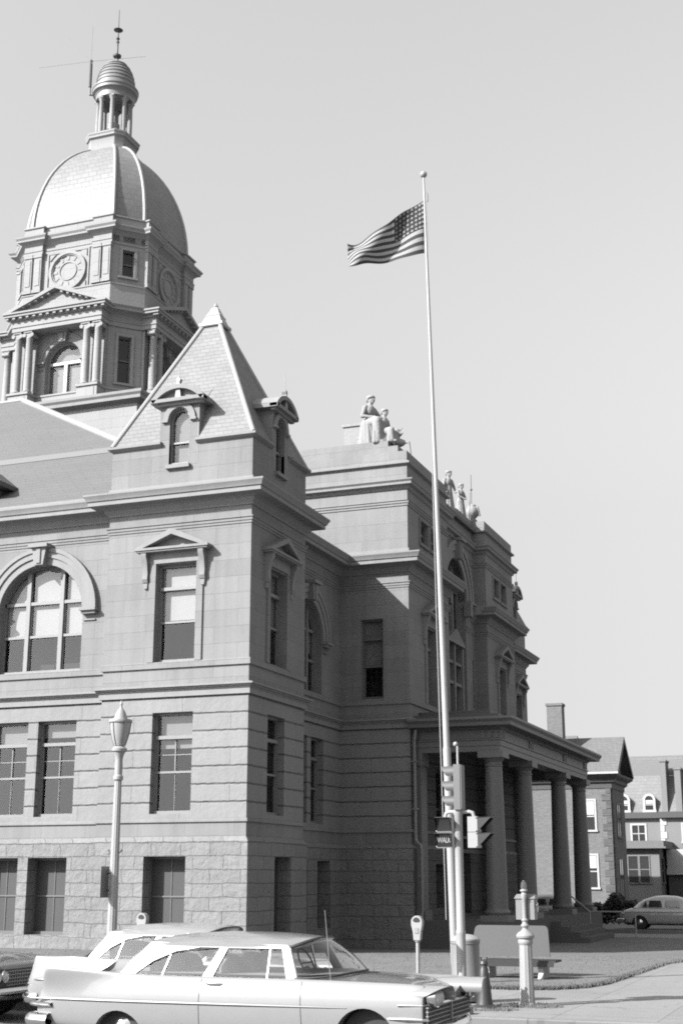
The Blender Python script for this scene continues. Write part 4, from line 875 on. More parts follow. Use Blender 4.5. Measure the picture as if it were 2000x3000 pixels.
# bench
bc=thing('bench','bench with a tall grey painted back board and dark seat planks on the lawn','bench',(-6.9,28.0,0))
fr=FR(0,28.25,1,0); lean=lambda u,z,d:(u,28.25+d+.22*(z-.4),z)
mb=MB(); rr=.09; pts=[(-7.86,.42),(-6.2,.42)]+[(-6.34+rr*math.sin(a),.92+rr*math.cos(a)) for a in (1.4,1.0,.5,0)]+[(-7.68-rr*math.sin(a),.92+rr*math.cos(a)) for a in (0,.5,1.0,1.4)]; mb.ext(lean,pts,0,.04); mb.build('backrest',M['board'],bc)
for i in range(3):
    mb=MB(); mb.box(-7.42,-5.96,27.62+.2*i,27.79+.2*i,.34,.38); mb.build('seat_plank',M['timber'],bc)
mb=MB(); mb.box(-7.38,-6.0,27.6,27.64,.26,.338); mb.build('seat_rail',M['timber'],bc)
for x in (-7.42,-6.33):
    mb=MB(); fr2=fB(x+.05); mb.ext(fr2,[(27.62,0),(28.3,0),(28.28,.34),(27.66,.33),(27.74,.15)],-.05,.05); mb.build('bench_end',M['whitestone'],bc)
# flagpole and flag
pa=Vector((-7.515,26.03,0.0)); pt=Vector((-7.84,25.9,16.80)); ax_=(pt-pa)
fp=thing('flagpole','tall white tapering flagpole leaning a little, gilt ball on top','flagpole',tuple(pa))
P=lambda t:tuple(pa+ax_*t)
mb=MB(); mb.tube([P(0),P(.26),P(.262),P(.264),P(.5),P(.75),P(.999)],[.082,.076,.07,.062,.05,.036,.021],20); mb.lathe(tuple(pa),[(.2,-.05),(.2,.04),(.12,.08),(.085,.16)],20); mb.build('pole_shaft',M['whitepole'],fp)
mb=MB(); mb.sphere(tuple(pt+Vector((0,0,.06))),.078,20,14); mb.build('pole_ball',M['whitepole'],fp)
mb=MB(); q=pt+Vector((.03,0,-.36)); mb.tube([q,(q.x+.05,q.y,q.z-.08),(q.x+.05,q.y,q.z-.25)],.018,6); mb.build('pulley',M['lead'],fp)
mb=MB(); mb.tube([tuple(pa+ax_*.62+Vector((-.055,-.02,0))),tuple(pa+ax_*.4+Vector((-.09,-.05,0))),tuple(pa+ax_*.07+Vector((-.13,-.05,0)))],.009,6); mb.build('halyard',M['postpaint'],fp)
q0=pt+Vector((.04,0,-.5)); mb=MB(); mb.tube([tuple(q0),tuple(pa+ax_*.9+Vector((.045,0,0)))],.009,6); mb.build('halyard',M['postpaint'],fp)
cr=Vector((.9357,.3527,0)); hd_=Vector((-.3527,.9357,0))
def bez(P,t):
    n=len(P)-1; f=t*n; i=min(int(f),n-1); u=f-i
    p0,p1,p2,p3=P[max(i-1,0)],P[i],P[i+1],P[min(i+2,n)]
    return tuple(.5*((2*p1[k])+(-p0[k]+p2[k])*u+(2*p0[k]-5*p1[k]+4*p2[k]-p3[k])*u*u+(-p0[k]+3*p1[k]-3*p2[k]+p3[k])*u**3) for k in (0,1))
TOPC=[(0,16.24),(-.39,16.0),(-.83,15.62),(-1.29,15.34),(-1.66,15.2)]; BOTC=[(0,14.98),(-.39,14.88),(-.79,14.80),(-1.27,14.70),(-1.63,14.66)]
fl=MB(); NS,NT=60,39
def fpt(s,t):
    a,b=bez(TOPC,s),bez(BOTC,s)
    u=a[0]+(b[0]-a[0])*t; z=a[1]+(b[1]-a[1])*t
    z+=.035*math.sin(s*9+t*2.5)*s*(.3+t)
    dd=.16*s**.6*math.sin(s*8.5-t*3.6+.6)+.06*math.sin(s*17+t*5)*s
    zt=15.6; base=pa+ax_*((z)/16.8); 
    o=Vector((pa.x+ax_.x*(zt/16.8)-.035,pa.y+ax_.y*(zt/16.8),0))
    return Vector((o.x+cr.x*u+hd_.x*dd,o.y+cr.y*u+hd_.y*dd,z))
G=[[fpt(i/NS,j/NT) for i in range(NS+1)] for j in range(NT+1)]
fl.v=[tuple(p) for r_ in G for p in r_]
for j in range(NT):
    for i in range(NS):
        fl.f.append([j*(NS+1)+i,j*(NS+1)+i+1,(j+1)*(NS+1)+i+1,(j+1)*(NS+1)+i])
        st=j//3; fl.mi.append(2 if (st<7 and i<24) else (0 if st%2==0 else 1))
def cloth(name,v):
    m,nt,bs,out=newmat(name); bs.inputs['Base Color'].default_value=g(v); bs.inputs['Roughness'].default_value=.9
    tl=nt.nodes.new('ShaderNodeBsdfTranslucent'); tl.inputs[0].default_value=g(v); mx=nt.nodes.new('ShaderNodeMixShader'); mx.inputs[0].default_value=.35; nt.links.new(bs.outputs[0],mx.inputs[1]); nt.links.new(tl.outputs[0],mx.inputs[2]); nt.links.new(mx.outputs[0],out.inputs[0]); return m
FC=[cloth('flag_red',.045),cloth('flag_white',.3),cloth('flag_blue',.03)]
fl.m=1
for r_ in range(6):
    for c_ in range(8):
        s0=(c_+.5)/8*.4; t0=(r_+.5)/6*(21/39)
        p=fpt(s0,t0); du=(fpt(s0+.004,t0)-p).normalized(); dv=(fpt(s0,t0+.004)-p).normalized(); nn=du.cross(dv).normalized()
        for sg_ in (1,-1):
            vs=[]
            for k_ in range(10):
                a=k_*math.pi/5; rr=.04 if k_%2==0 else .019; vs.append(tuple(p+du*rr*math.sin(a)-dv*rr*math.cos(a)+nn*.008*sg_))
            fl.add(vs,[tuple(range(10))])
fo=fl.build('flag',FC,None,smooth=60); tag(fo,'stars and stripes flag flying from the flagpole','flag')

kb=MB(); kb.ext(fA(20.5),[(-6.05,.0),(-5.72,.0),(-5.74,.1),(-6.03,.12)],0,.22); o=kb.build('stone_block',M['walk']); tag(o,'small pale stone block lying at the kerb edge near the dark hydrant','stone')
# ---------------------------------------------------------------- buildings beyond the courthouse
M['brick']=stone('pale_brick',.27,(.22,.075,.008,.3,.5,.88,1.12,.9),mott=.2,fine=.1,streak=.12,jointbump=.006)
M['brickdark']=stone('dark_brick',.17,(.5,.24,.01,.3,.5,.85,1.12,.9),mott=.2,fine=.1,streak=.12)
M['shingle']=stone('weathered_shingles',.24,(.3,.16,.006,.3,.5,.94,1.06,.88),mott=.14,fine=.08,streak=.1)
M['darkwood']=plain('dark_eaves_paint',.05,.7,mott=.2); M['whitewood']=plain('white_woodwork',.36,.6,mott=.12); M['stucco']=stone('grey_stucco',.31,None,mott=.16,fine=.08,streak=.14); M['mansard']=stone('pale_mansard',.34,(.4,.25,.006,.3,.5,.95,1.05,.9),mott=.12,fine=.08,streak=.12); M['flatroof']=plain('dull_roof_felt',.13,.8,mott=.2)
def simplewin(fr,u0,u1,z0,z1,parent,out=.05,t=.11,blind=None,frame='whitewood',arch=False,mull=False):
    mb=MB(); uc=(u0+u1)/2; r=(u1-u0)/2
    mb.fbox(fr,u0-t,u0,z0,z1,-out,.1); mb.fbox(fr,u1,u1+t,z0,z1,-out,.1); mb.fbox(fr,u0-t-.04,u1+t+.04,z0-t,z0,-out-.05,.1); mz=z0+.5*(z1-z0); mb.fbox(fr,u0,u1,mz-.03,mz+.03,-out+.03,.1)
    if mull: mb.fbox(fr,uc-.03,uc+.03,z0,z1,-out+.02,.1)
    if arch: arch_band(mb,fr,uc,z1,r,r+t,-.1,out,14)
    else: mb.fbox(fr,u0-t,u1+t,z1,z1+t,-out,.1)
    o=mb.build('window',M[frame],parent)
    pts=[(u0,z0),(u1,z0)]+([p for p in reversed(arcpts(uc,z1,r,12))] if arch else [(u1,z1),(u0,z1)])
    p=MB(); p.poly(fr,pts,-.012); p.build('pane',M['winblack'],o,smooth=0)
    if blind:
        b=MB(); b.poly(fr,[(u0+.03,blind),(u1-.03,blind),(u1-.03,z1-.02),(u0+.03,z1-.02)],-.02); b.build('blind',M['blind'],o,smooth=0)
    return o
M['winblack']=plain('dark_window_glass',.04,.08,spec=.8,mott=.4,nscale=1.5)
bh=thing('brick_house','two storey pale brick house with dark quoins, gable end and tall chimney behind the porch','house',(-16,82,-.34))
X1=-13.66; A0=80; A1=84.4; XW=-23
mb=MB(); mb.quad((XW,A0,-1),(X1,A0,-1),(X1,A0,7.5),(XW,A0,7.5)); mb.quad((X1,A0,-1),(X1,A1,-1),(X1,A1,7.5),(X1,A0,7.5)); mb.quad((X1,A1,-1),(XW,A1,-1),(XW,A1,7.5),(X1,A1,7.5)); mb.quad((XW,A0,-1),(XW,A1,-1),(XW,A1,7.5),(XW,A0,7.5)); mb.add([(X1-.02,A0,7.5),(X1-.02,A1,7.5),(X1-.02,(A0+A1)/2,10)],[(0,1,2)]); mb.build('house_wall',M['brick'],bh,smooth=0)
for i in range(20):
    z=-.9+.42*i; l=.55 if i%2 else .32
    mb=MB(); mb.fbox(fA(A0),X1-l,X1+.03,z,z+.38,-.03,.02); mb.fbox(fB(X1),A0-.03,A0+(.87-l),z,z+.38,-.03,.02); mb.build('quoin',M['brickdark'],bh,smooth=0)
ym=(A0+A1)/2; ov=.62; zr_,ze_=10.05,7.86
mb=MB(); sl_=(zr_-ze_)/(ym-A0+ov)
for s in (-1,1):
    ye=ym+s*(ym-A0+ov); pts=[(XW,ye,ze_),(X1+.55,ye,ze_),(X1+.55,ym,zr_),(XW,ym,zr_)]; mb.add(pts+[(p[0],p[1],p[2]-.1) for p in pts],[(0,1,2,3),(7,6,5,4),(0,4,5,1),(1,5,6,2),(2,6,7,3),(3,7,4,0)])
mb.build('house_roof',M['shingle'],bh,smooth=0)
mb=MB(); mb.sweep([(XW,A0),(X1,A0),(X1,A1),(XW,A1)],[(-.02,6.95),(.05,6.95),(.06,7.2),(.2,7.3),(.22,7.45),(.5,7.62),(.52,7.74),(-.02,7.80)]); mb.build('eaves',M['darkwood'],bh,smooth=0)
mb=MB(); mb.box(XW,X1+.56,A0-.66,A0-.56,7.72,7.84); mb.build('gutter',M['whitewood'],bh)
mb=MB()
for s in (-1,1):
    mb.add([(X1+.56,ym+s*(ym-A0+ov),ze_-.02),(X1+.56,ym,zr_-.02),(X1+.56,ym,zr_-.34),(X1+.56,ym+s*(ym-A0+ov-.45),ze_-.02)],[(0,1,2,3)])
mb.build('gable_board',M['stucco'],bh,smooth=0)
simplewin(fA(A0),-15.5,-14.66,4.62,6.25,bh,blind=5.35); simplewin(fA(A0),-15.5,-14.66,1.45,3.2,bh,blind=2.5)
for z0_,z1_ in ((4.3,6.1),(.6,3.0)): simplewin(fB(X1),81.5,82.9,z0_,z1_,bh,frame='stucco',mull=True)
mb=MB(); mb.box(-17.32,-16.42,80.5,81.3,7.8,11.85); mb.box(-17.37,-16.37,80.45,81.35,11.85,12.0); mb.build('chimney',M['brick'],bh,smooth=0)
mb=MB(); mb.box(-24,-16.6,A1+.1,93,-1,8.0); mb.add([(-24,A1+.1,8.0),(-16.5,A1+.1,8.0),(-16.5,93,8.0),(-24,93,8.0),(-24,88,10.8),(-17,88,10.8)],[(0,1,5,4),(2,3,4,5),(1,2,5),(3,0,4)]); mb.build('rear_wing',M['shingle'],bh,smooth=0)
# mansard house
mh=thing('mansard_house','pale two storey house with a mansard roof, arched white dormers and light quoins','house',(-14,108,-.34))
Ym=105
mb=MB(); mb.box(-22,-14.35,Ym,116,-1,6.3); mb.box(-14.35,-4,Ym-.35,116,-1,6.3); mb.build('house_wall',M['stucco'],mh,smooth=0)
mb=MB()
for i in range(14): mb.fbox(fA(Ym-.35),-14.38,-14.38+(.46 if i%2 else .3),-.5+.48*i,-.5+.48*i+.46,-.05,.3)
mb.build('corner_stones',M['whitewood'],mh,smooth=0)
mb=MB(); mb.box(-22.3,-14.35,Ym-.35,116.3,6.25,6.68); mb.box(-14.4,-3.7,Ym-.72,116.3,6.25,6.68); mb.build('house_cornice',M['darkwood'],mh)
mb=MB(); mb.add([(-22,Ym,6.68),(-4,Ym,6.68),(-4.6,Ym+1.0,9.4),(-21.4,Ym+1.0,9.4)],[(0,1,2,3)]); mb.add([(-4,Ym,6.68),(-4,116,6.68),(-4.6,115,9.4),(-4.6,Ym+1,9.4)],[(0,1,2,3)]); mb.build('mansard_roof',M['mansard'],mh,smooth=0)
mb=MB(); mb.add([(-21.4,Ym+1.0,9.41),(-4.6,Ym+1.0,9.41),(-5,Ym+3.5,10.7),(-21,Ym+3.5,10.7)],[(0,1,2,3)]); mb.build('upper_roof',M['flatroof'],mh,smooth=0)
mb=MB(); mb.box(-21.2,-4.8,Ym+3.5,Ym+3.8,10.55,11.1); mb.build('roof_curb',M['mansard'],mh)
for c in (-17.0,-15.13,-11.4):
    mb=MB(); fr=fA(Ym-.12); mb.ext(fr,[(c-.46,6.68),(c+.46,6.68)]+[p for p in reversed(arcpts(c,7.55,.46,14))],.0,1.4); d=mb.build('dormer',M['stucco'],mh,smooth=40); simplewin(fr,c-.29,c+.29,6.85,7.58,d,out=.06,t=.17,blind=7.3,arch=True)
for c0_,c1_ in ((-16.5,-15.58),(-12.75,-11.8)): simplewin(fA(Ym if c0_<-14 else Ym-.35),c0_,c1_,4.55,5.75,mh,t=.14,mull=True)
for x0_,x1_,zt_ in ((-14.2,-13.8,10.35),(-13.2,-12.75,9.75)):
    mb=MB(); mb.box(x0_,x1_,Ym-.1,Ym+1.6,6.7,zt_); mb.box(x0_-.06,x1_+.06,Ym-.16,Ym+1.66,zt_,zt_+.14); mb.build('chimney',M['stucco'],mh)
# porch annex with large panes
pw=thing('sun_porch','small flat roofed sun porch with wide window panes in front of the mansard house','porch',(-15,101,-.34))
Yp=100; xa,xb=-17.6,-13.95
mb=MB(); mb.box(xa,xb,Yp,104.6,-1,3.98); mb.build('porch_wall',M['stucco'],pw,smooth=0)
mb=MB(); mb.box(xa-.3,xb+.55,Yp-.5,104.6,3.98,4.1); mb.box(xa-.2,xb+.4,Yp-.4,104.6,4.1,4.5); mb.build('porch_roof',M['flatroof'],pw)
for a_,b_ in ((-16.1,-15.45),(-15.3,-14.68)): simplewin(fA(Yp),a_,b_,1.65,3.45,pw,t=.07,frame='stucco')
for a_,b_ in ((100.7,102.0),(102.4,104.0)): simplewin(fB(xb),a_,b_,1.65,3.3,pw,t=.08,frame='stucco')
gr=thing('garage','white fronted garage with a dark open doorway at the right edge','garage',(-11,102,-.34))
mb=MB(); mb.box(-13.7,-6,102,104,2.2,3.95); mb.box(-13.75,-5.9,101.93,102.0,2.2,2.6); mb.build('fascia',M['whitewood'],gr)
mb=MB(); mb.box(-13.7,-6,102.3,104,-1,2.2); mb.build('doorway',M['darkwood'],gr)
# these stand well back from the courthouse
for o_ in (bh,mh,pw,gr):
    k_=1.19; o_.scale=(k_,k_,k_); o_.location=Vector((o_.location.x*k_,o_.location.y*k_,1.93+(o_.location.z-1.93)*k_))
# hedge in the shade of the brick house
def hedge(x0,x1,y0,y1,z0,z1,n,label,seed):
    r=random.Random(seed); mb=MB()
    for i in range(n):
        x=r.uniform(x0,x1); y=r.uniform(y0,y1); t=(x-x0)/(x1-x0); top=z0+(z1-z0)*(.72+.18*math.sin(t*9+seed)+.1*math.sin(t*23))*(min(1,8*t,8*(1-t))**.5)
        z=z0+(top-z0)*(r.random()**.6)
        s=.06+.07*r.random(); M3=Matrix.Rotation(r.random()*6.28,3,Vector((r.gauss(0,1),r.gauss(0,1),r.gauss(0,1))).normalized())
        c=Vector((x,y,z)); mb.add([tuple(c+M3@Vector(p)) for p in ((-s,0,0),(0,-s*.6,0),(s,0,0),(0,s*.6,0))],[(0,1,2,3)])
    o=mb.build('hedge',M['leaf'],None,smooth=0); tag(o,label,'hedge'); return o
M['leaf']=plain('dark_leaves',.05,.7,mott=.7,nscale=2)
hedge(-15.5,-11.6,75.5,77.2,-.4,1.2,9000,'dark clipped hedge in front of the brick house, behind the parked car',2)
# handrail along the porch path
hr=thing('handrail','thin iron handrail on posts that slopes down beside the porch steps','handrail',(-9,56.55,-.3))
yy=56.55; xs=[(-12.0,1.46),(-11.75,1.48),(-10.74,.66),(-8.95,.66),(-7.0,.66),(-5.0,.66)]
mb=MB(); mb.tube([(x,yy,z) for x,z in xs],.03,8); mb.build('rail',M['postpaint'],hr)
for x,z,b in ((-12.0,1.46,.4),(-10.74,.66,-.34),(-8.95,.66,-.34),(-7.0,.66,-.34),(-5.0,.66,-.34)):
    mb=MB(); mb.tube([(x,yy,b),(x,yy,z)],.03,8); mb.build('rail_post',M['postpaint'],hr)
# ---------------------------------------------------------------- cars
from mathutils.bvhtree import BVHTree
def carpaint(name,v,rough=.28):
    m,nt,bs,out=newmat(name); bs.inputs['Base Color'].default_value=g(v); bs.inputs['Roughness'].default_value=rough; bs.inputs['Coat Weight'].default_value=.8; bs.inputs['Coat Roughness'].default_value=.08; bs.inputs['Specular IOR Level'].default_value=.4
    co=objco(nt); nt.links.new(bumpnode(nt,noise(nt,co,1.3,2),.06,.02),bs.inputs['Normal'])
    dz=nt.nodes.new('ShaderNodeSeparateXYZ'); nt.links.new(co,dz.inputs[0])
    dirt=math_(nt,'MULTIPLY',noise(nt,co,6,5,.7),.12); v_=math_(nt,'MULTIPLY',math_(nt,'SUBTRACT',1.04,dirt),v); cb=nt.nodes.new('ShaderNodeCombineColor'); [nt.links.new(v_,cb.inputs[i]) for i in range(3)]; nt.links.new(cb.outputs[0],bs.inputs['Base Color']); return m
M['carwhite']=carpaint('white_car_paint',.165); M['carwhite2']=carpaint('cream_car_paint',.18); M['cardark']=carpaint('dark_car_paint',.05); M['cargrey']=carpaint('grey_car_paint',.27); M['cartop']=carpaint('grey_car_roof',.2)
M['carglass']=glassmat('car_glass',.86); M['tyre']=plain('tyre_rubber',.02,.8,mott=.2); M['uphol']=plain('grey_upholstery',.16,.9,mott=.2); M['seam']=plain('panel_gap',.05,.8); M['headlens']=plain('headlamp_glass',.4,.15,spec=.9,mott=.6,nscale=9); M['grille']=plain('dark_grille_recess',.02,.6); M['under']=plain('underbody',.015,.9)
def bake(o):
    dg=bpy.context.evaluated_depsgraph_get(); me=bpy.data.meshes.new_from_object(o.evaluated_get(dg)); o.modifiers.clear(); old=o.data; o.data=me; return me
def section(s,N=None):
    x,w,zs,yf,zf,zi,zc=s
    H=[(0,zs),(.75*w,zs),(.93*w,zs+.05),(.975*w,.42),(.992*w,.55),(w,.66),(.99*w,.76),(yf+.004 if yf>.95*w else (max(yf+.05,.955*w) if yf>.8*w else .96*w),zf-.10),(yf+.02,zf-.025),(yf,zf),(yf-.05,zf-.012),(yf-.16,zi),(.4*w,(zi+zc)/2),(0,zc)]
    sk=lambda z:x+(max(0,z-.6)*.55*max(0,1-x/.5) if zf>.9 and x<.5 else 0)
    return [(sk(z),-y,z) for y,z in H]+[(sk(z),y,z) for y,z in reversed(H[1:-1])]
def build_car(name,label,ST,paint,roofpaint,front,arches,gh=True,group=None,wheel=.335,aerial=True):
    t=thing(name,label,'car',(0,0,0),group)
    mb=MB(); rings=[section(s) for s in ST]; k=len(rings[0])
    mb.add([p for r_ in rings for p in r_],[(j*k+i,j*k+(i+1)%k,(j+1)*k+(i+1)%k,(j+1)*k+i) for j in range(len(rings)-1) for i in range(k)])
    mb.add(rings[0],[tuple(range(k))]); mb.add(rings[-1],[tuple(range(k-1,-1,-1))])
    o=mb.build('body',M[paint],t,smooth=50,merge=.0005)
    m=o.modifiers.new('s','SUBSURF'); m.levels=2; m.render_levels=2
    bake(o)
    cuts=[]
    for (cx,cz,r_) in arches:
        c=MB(); Mx=Matrix.Rotation(math.pi/2,3,'X')
        for sgn in (-1,1):
            c=MB(); c.lathe((cx,sgn*.78,cz),[(r_,-.3),(r_,.3)],32,M=Mx); q=c.build('cutter',M[paint],None,smooth=0); q.hide_render=True; cuts.append(q)
            b=o.modifiers.new('b','BOOLEAN'); b.operation='DIFFERENCE'; b.object=q; b.solver='EXACT'
    me=bake(o)
    for q in cuts: bpy.data.objects.remove(q,do_unlink=True)
    me.polygons.foreach_set('use_smooth',[True]*len(me.polygons)); me.set_sharp_from_angle(angle=R(38))
    bv=BVHTree.FromPolygons([v.co[:] for v in me.vertices],[p.vertices[:] for p in me.polygons])
    def side(x,z,s=-1):
        h=bv.ray_cast(Vector((x,s*3,z)),Vector((0,-s,0))); return h[0].y if h[0] else s*.9
    def frontx(y,z):
        h=bv.ray_cast(Vector((9,y,z)),Vector((-1,0,0))); return h[0].x if h[0] else ST[-1][0]
    L=ST[-1][0]
    # wheel wells, tyres, rims
    for (cx,cz,r_),wn in zip(arches,('w','w')):
        mb=MB(); Mx=Matrix.Rotation(math.pi/2,3,'X')
        for sgn in (-1,1):
            w=MB(); yy=sgn*.70; w.lathe((cx,yy,wheel),[(.21,-.1),(.30,-.1),(wheel-.01,-.07),(wheel,-.03),(wheel,.03),(wheel-.01,.07),(.30,.1),(.21,.1)],32,M=Mx); wo=w.build('wheel',M['tyre'],t,smooth=40)
            h=MB(); h.lathe((cx,yy+sgn*.06,wheel),[(.21,-sgn*.0),(.2,-sgn*.03),(.12,-sgn*.04),(.09,-sgn*.07),(0,-sgn*.085)],28,M=Mx); h.build('wheel_rim',M['chrome'],wo,smooth=40)
    mb=MB(); mb.box(.4,L-.4,-.6,.6,.2,.42); mb.build('underbody',M['under'],t)
    if gh:
        Zb,Zt=.955,1.285; sf=lambda s:(lambda u,z,d:(u,s*(.80-(z-Zb)*.46-d),z))
        for s in (-1,1):
            fr=sf(s)
            g_=MB(); g_.poly(fr,[(1.40,Zb-.02),(3.6,Zb-.02),(3.46,Zt),(1.9,Zt)],.012); g_.build('side_window',M['carglass'],t,smooth=0)
            for nm,pts in (('rear_pillar',[(1.26,Zb-.02),(1.46,Zb-.02),(1.70,1.11),(1.98,1.225),(2.3,Zt-.012),(2.3,Zt+.03),(1.62,Zt+.04),(1.44,1.14)]),('door_pillar',[(2.40,Zb-.02),(2.54,Zb-.02),(2.68,Zt),(2.57,Zt)]),('windscreen_pillar',[(3.50,Zb-.02),(3.64,Zb-.02),(3.48,Zt),(3.37,Zt)]),('roof_rail',[(2.2,Zt-.01),(3.5,Zt-.015),(3.44,Zt+.03),(2.2,Zt+.035)])):
                p=MB(); p.ext(fr,pts,-.006,.04); p.build(nm,M[paint],t)
            p=MB(); p.ext(fr,[(3.24,Zb-.02),(3.26,Zb-.02),(3.235,Zt),(3.215,Zt)],-.002,.02); p.ext(fr,[(1.85,Zb-.02),(1.865,Zb-.02),(1.93,1.2),(1.915,1.2)],.0,.02); p.ext(fr,[(1.5,Zb-.022),(3.55,Zb-.022),(3.55,Zb-.008),(1.5,Zb-.008)],-.01,.02); p.build('window_trim',M['chrome'],t)
            p=MB()
            for (a0,a1) in (((2.54,Zb),(2.66,Zt-.02)),((2.66,Zt-.02),(3.36,Zt-.015)),((1.47,Zb),(1.71,1.105)),((1.71,1.105),(1.99,1.22)),((1.99,1.22),(2.52,1.27))):
                p.tube([fr(*a0,.002),fr(*a1,.002)],.008,6)
            p.build('window_gasket',M['seam'],t)
        rows=[]
        for x,zt,hw,ze in ((1.46,1.30,.60,1.27),(1.52,1.345,.635,1.285),(1.63,1.375,.645,1.305),(1.88,1.412,.655,1.315),(2.4,1.44,.66,1.318),(3.0,1.436,.655,1.315),(3.38,1.415,.645,1.305),(3.58,1.396,.58,1.31),(3.70,1.378,.45,1.325)):
            rows.append([(x-.10*abs(f)**2.5*(1 if x>3.3 else 0)+.06*abs(f)**2*(1 if x<1.6 else 0),hw*f,ze+(zt-ze)*(1-abs(f)**2.6)) for f in [i/8-1 for i in range(17)]])
        p=MB(); p.grid(rows); p.grid([[(q[0],q[1],q[2]-.035) for q in r_] for r_ in rows]); 
        edge=[r_[0] for r_ in rows]+rows[-1][1:]+[r_[-1] for r_ in reversed(rows[:-1])]+list(reversed(rows[0][1:-1]))
        n=len(edge); p.add([q for q in edge]+[(q[0],q[1],q[2]-.035) for q in edge],[(i,(i+1)%n,n+(i+1)%n,n+i) for i in range(n)])
        ro=p.build('roof',M[roofpaint],t,smooth=50,merge=.0005)
        def curve(P): return [bez3(P,i/16) for i in range(17)]
        def bez3(P,tt):
            n=len(P)-1; f=tt*n; i=min(int(f),n-1); u=f-i; p0,p1,p2,p3=P[max(i-1,0)],P[i],P[i+1],P[min(i+2,n)]
            return tuple(.5*((2*p1[q])+(-p0[q]+p2[q])*u+(2*p0[q]-5*p1[q]+4*p2[q]-p3[q])*u*u+(-p0[q]+3*p1[q]-3*p2[q]+p3[q])*u**3) for q in range(3))
        sy=lambda P:P+[(x,-y,z) for x,y,z in reversed(P[:-1])]
        wb=curve(sy([(3.60,.80,.95),(3.86,.74,.96),(4.06,.48,.985),(4.13,0,.995)])); wt=curve(sy([(3.47,.645,1.285),(3.57,.56,1.325),(3.64,.32,1.365),(3.67,0,1.378)]))
        p=MB(); p.grid([[tuple(Vector(a).lerp(Vector(b),f)+Vector((.03*math.sin(math.pi*f),0,.012*math.sin(math.pi*f)))) for a,b in zip(wb,wt)] for f in (0,.25,.5,.75,1)]); p.build('windscreen',M['carglass'],t,smooth=60)
        p=MB(); p.tube(wb,.014,6); p.tube(wt,.022,6); p.build('windscreen_trim',M['seam'],t)
        rb=curve(sy([(1.32,.78,.95),(1.2,.58,.965),(1.08,.3,.975),(1.04,0,.98)])); rt=curve(sy([(1.60,.62,1.285),(1.55,.48,1.31),(1.51,.25,1.33),(1.50,0,1.335)]))
        p=MB(); p.grid([[tuple(Vector(a).lerp(Vector(b),f)+Vector((-.04*math.sin(math.pi*f),0,.02*math.sin(math.pi*f)))) for a,b in zip(rb,rt)] for f in (0,.25,.5,.75,1)]); p.build('rear_window',M['carglass'],t,smooth=60)
        p=MB(); p.tube(rb,.014,6); p.tube(rt,.016,6); p.build('rear_window_trim',M['chrome'],t)
        p=MB(); p.grid([[(x,y*w_,.975+.012*(x>3.6)) for y in (-1,-.5,0,.5,1)] for x,w_ in ((1.25,.70),(1.6,.76),(3.5,.77),(3.8,.68),(4.0,.4))]); p.build('cabin_lining',M['uphol'],t,smooth=0)
        for x0_,yy_ in ((2.55,-.34),(2.55,.34),(1.62,0)):
            p=MB(); wd=.26 if yy_ else .62
            for i in range(2): pass
            prof=[(-wd,.9),(-wd,1.06),(-wd*.85,1.14),(-wd*.4,1.175),(wd*.4,1.175),(wd*.85,1.14),(wd,1.06),(wd,.9)]
            q=len(prof); p.add([(x0_-.05*(z-.9)/.25,yy_+y,z) for y,z in prof]+[(x0_+.13-.08*(z-.9)/.25,yy_+y,z-.01) for y,z in prof],[tuple(range(q)),tuple(range(2*q-1,q-1,-1))]+[(i,(i+1)%q,q+(i+1)%q,q+i) for i in range(q)]); p.build('seat_back',M['uphol'],t,smooth=50)
        p=MB(); Mr=Matrix.Rotation(R(62),3,'Y')
        c=Vector((3.28,.36,1.06)); p.tube([tuple(c+Mr@Vector((.19*math.cos(a),.19*math.sin(a),0))) for a in [2*math.pi*i/24 for i in range(25)]],.011,6); p.tube([tuple(c+Mr@Vector((0,-.19,0))),tuple(c+Mr@Vector((0,.19,0)))],.01,6); p.build('steering_wheel',M['seam'],t)
        # seams, trim, handles follow the body side
        for s in (-1,1):
            for xx in (2.44,3.74):
                p=MB(); zs_=[.27+.067*i for i in range(10)]+[.92]
                p.tube([(xx-(.04 if xx>3 else 0)*(z-.6),side(xx,z,s)+s*.0005,z) for z in zs_],.0045,5); p.build('door_seam',M['seam'],t)
            p=MB(); xs_=[.12+i*.22 for i in range(20)]; p.tube([(x,side(x,.645+.012*x/4.3,s)+s*.004,.645+.012*x/4.3) for x in xs_],[.014]*14+[.012,.011,.010,.009,.007,.004],6); p.build('side_trim',M['sidetrim'],t)
            p=MB(); p.tube([(2.52,side(2.52,.875,s)+s*.006,.875),(2.55,side(2.55,.875,s)+s*.03,.877),(2.68,side(2.68,.875,s)+s*.03,.877),(2.72,side(2.72,.875,s)+s*.006,.874)],.011,6); p.sphere((2.535,side(2.535,.83,s),.83),.012,8,6); p.build('door_handle',M['chrome'],t)
        if aerial: p=MB(); p.tube([(4.02,-.72,.93),(3.95,-.735,1.72)],[.006,.003],6); p.build('aerial',M['chrome'],t)
    front(t,frontx,side,L)
    return t,frontx,side
M['sidetrim']=plain('dull_side_moulding',.12,.35,.6)
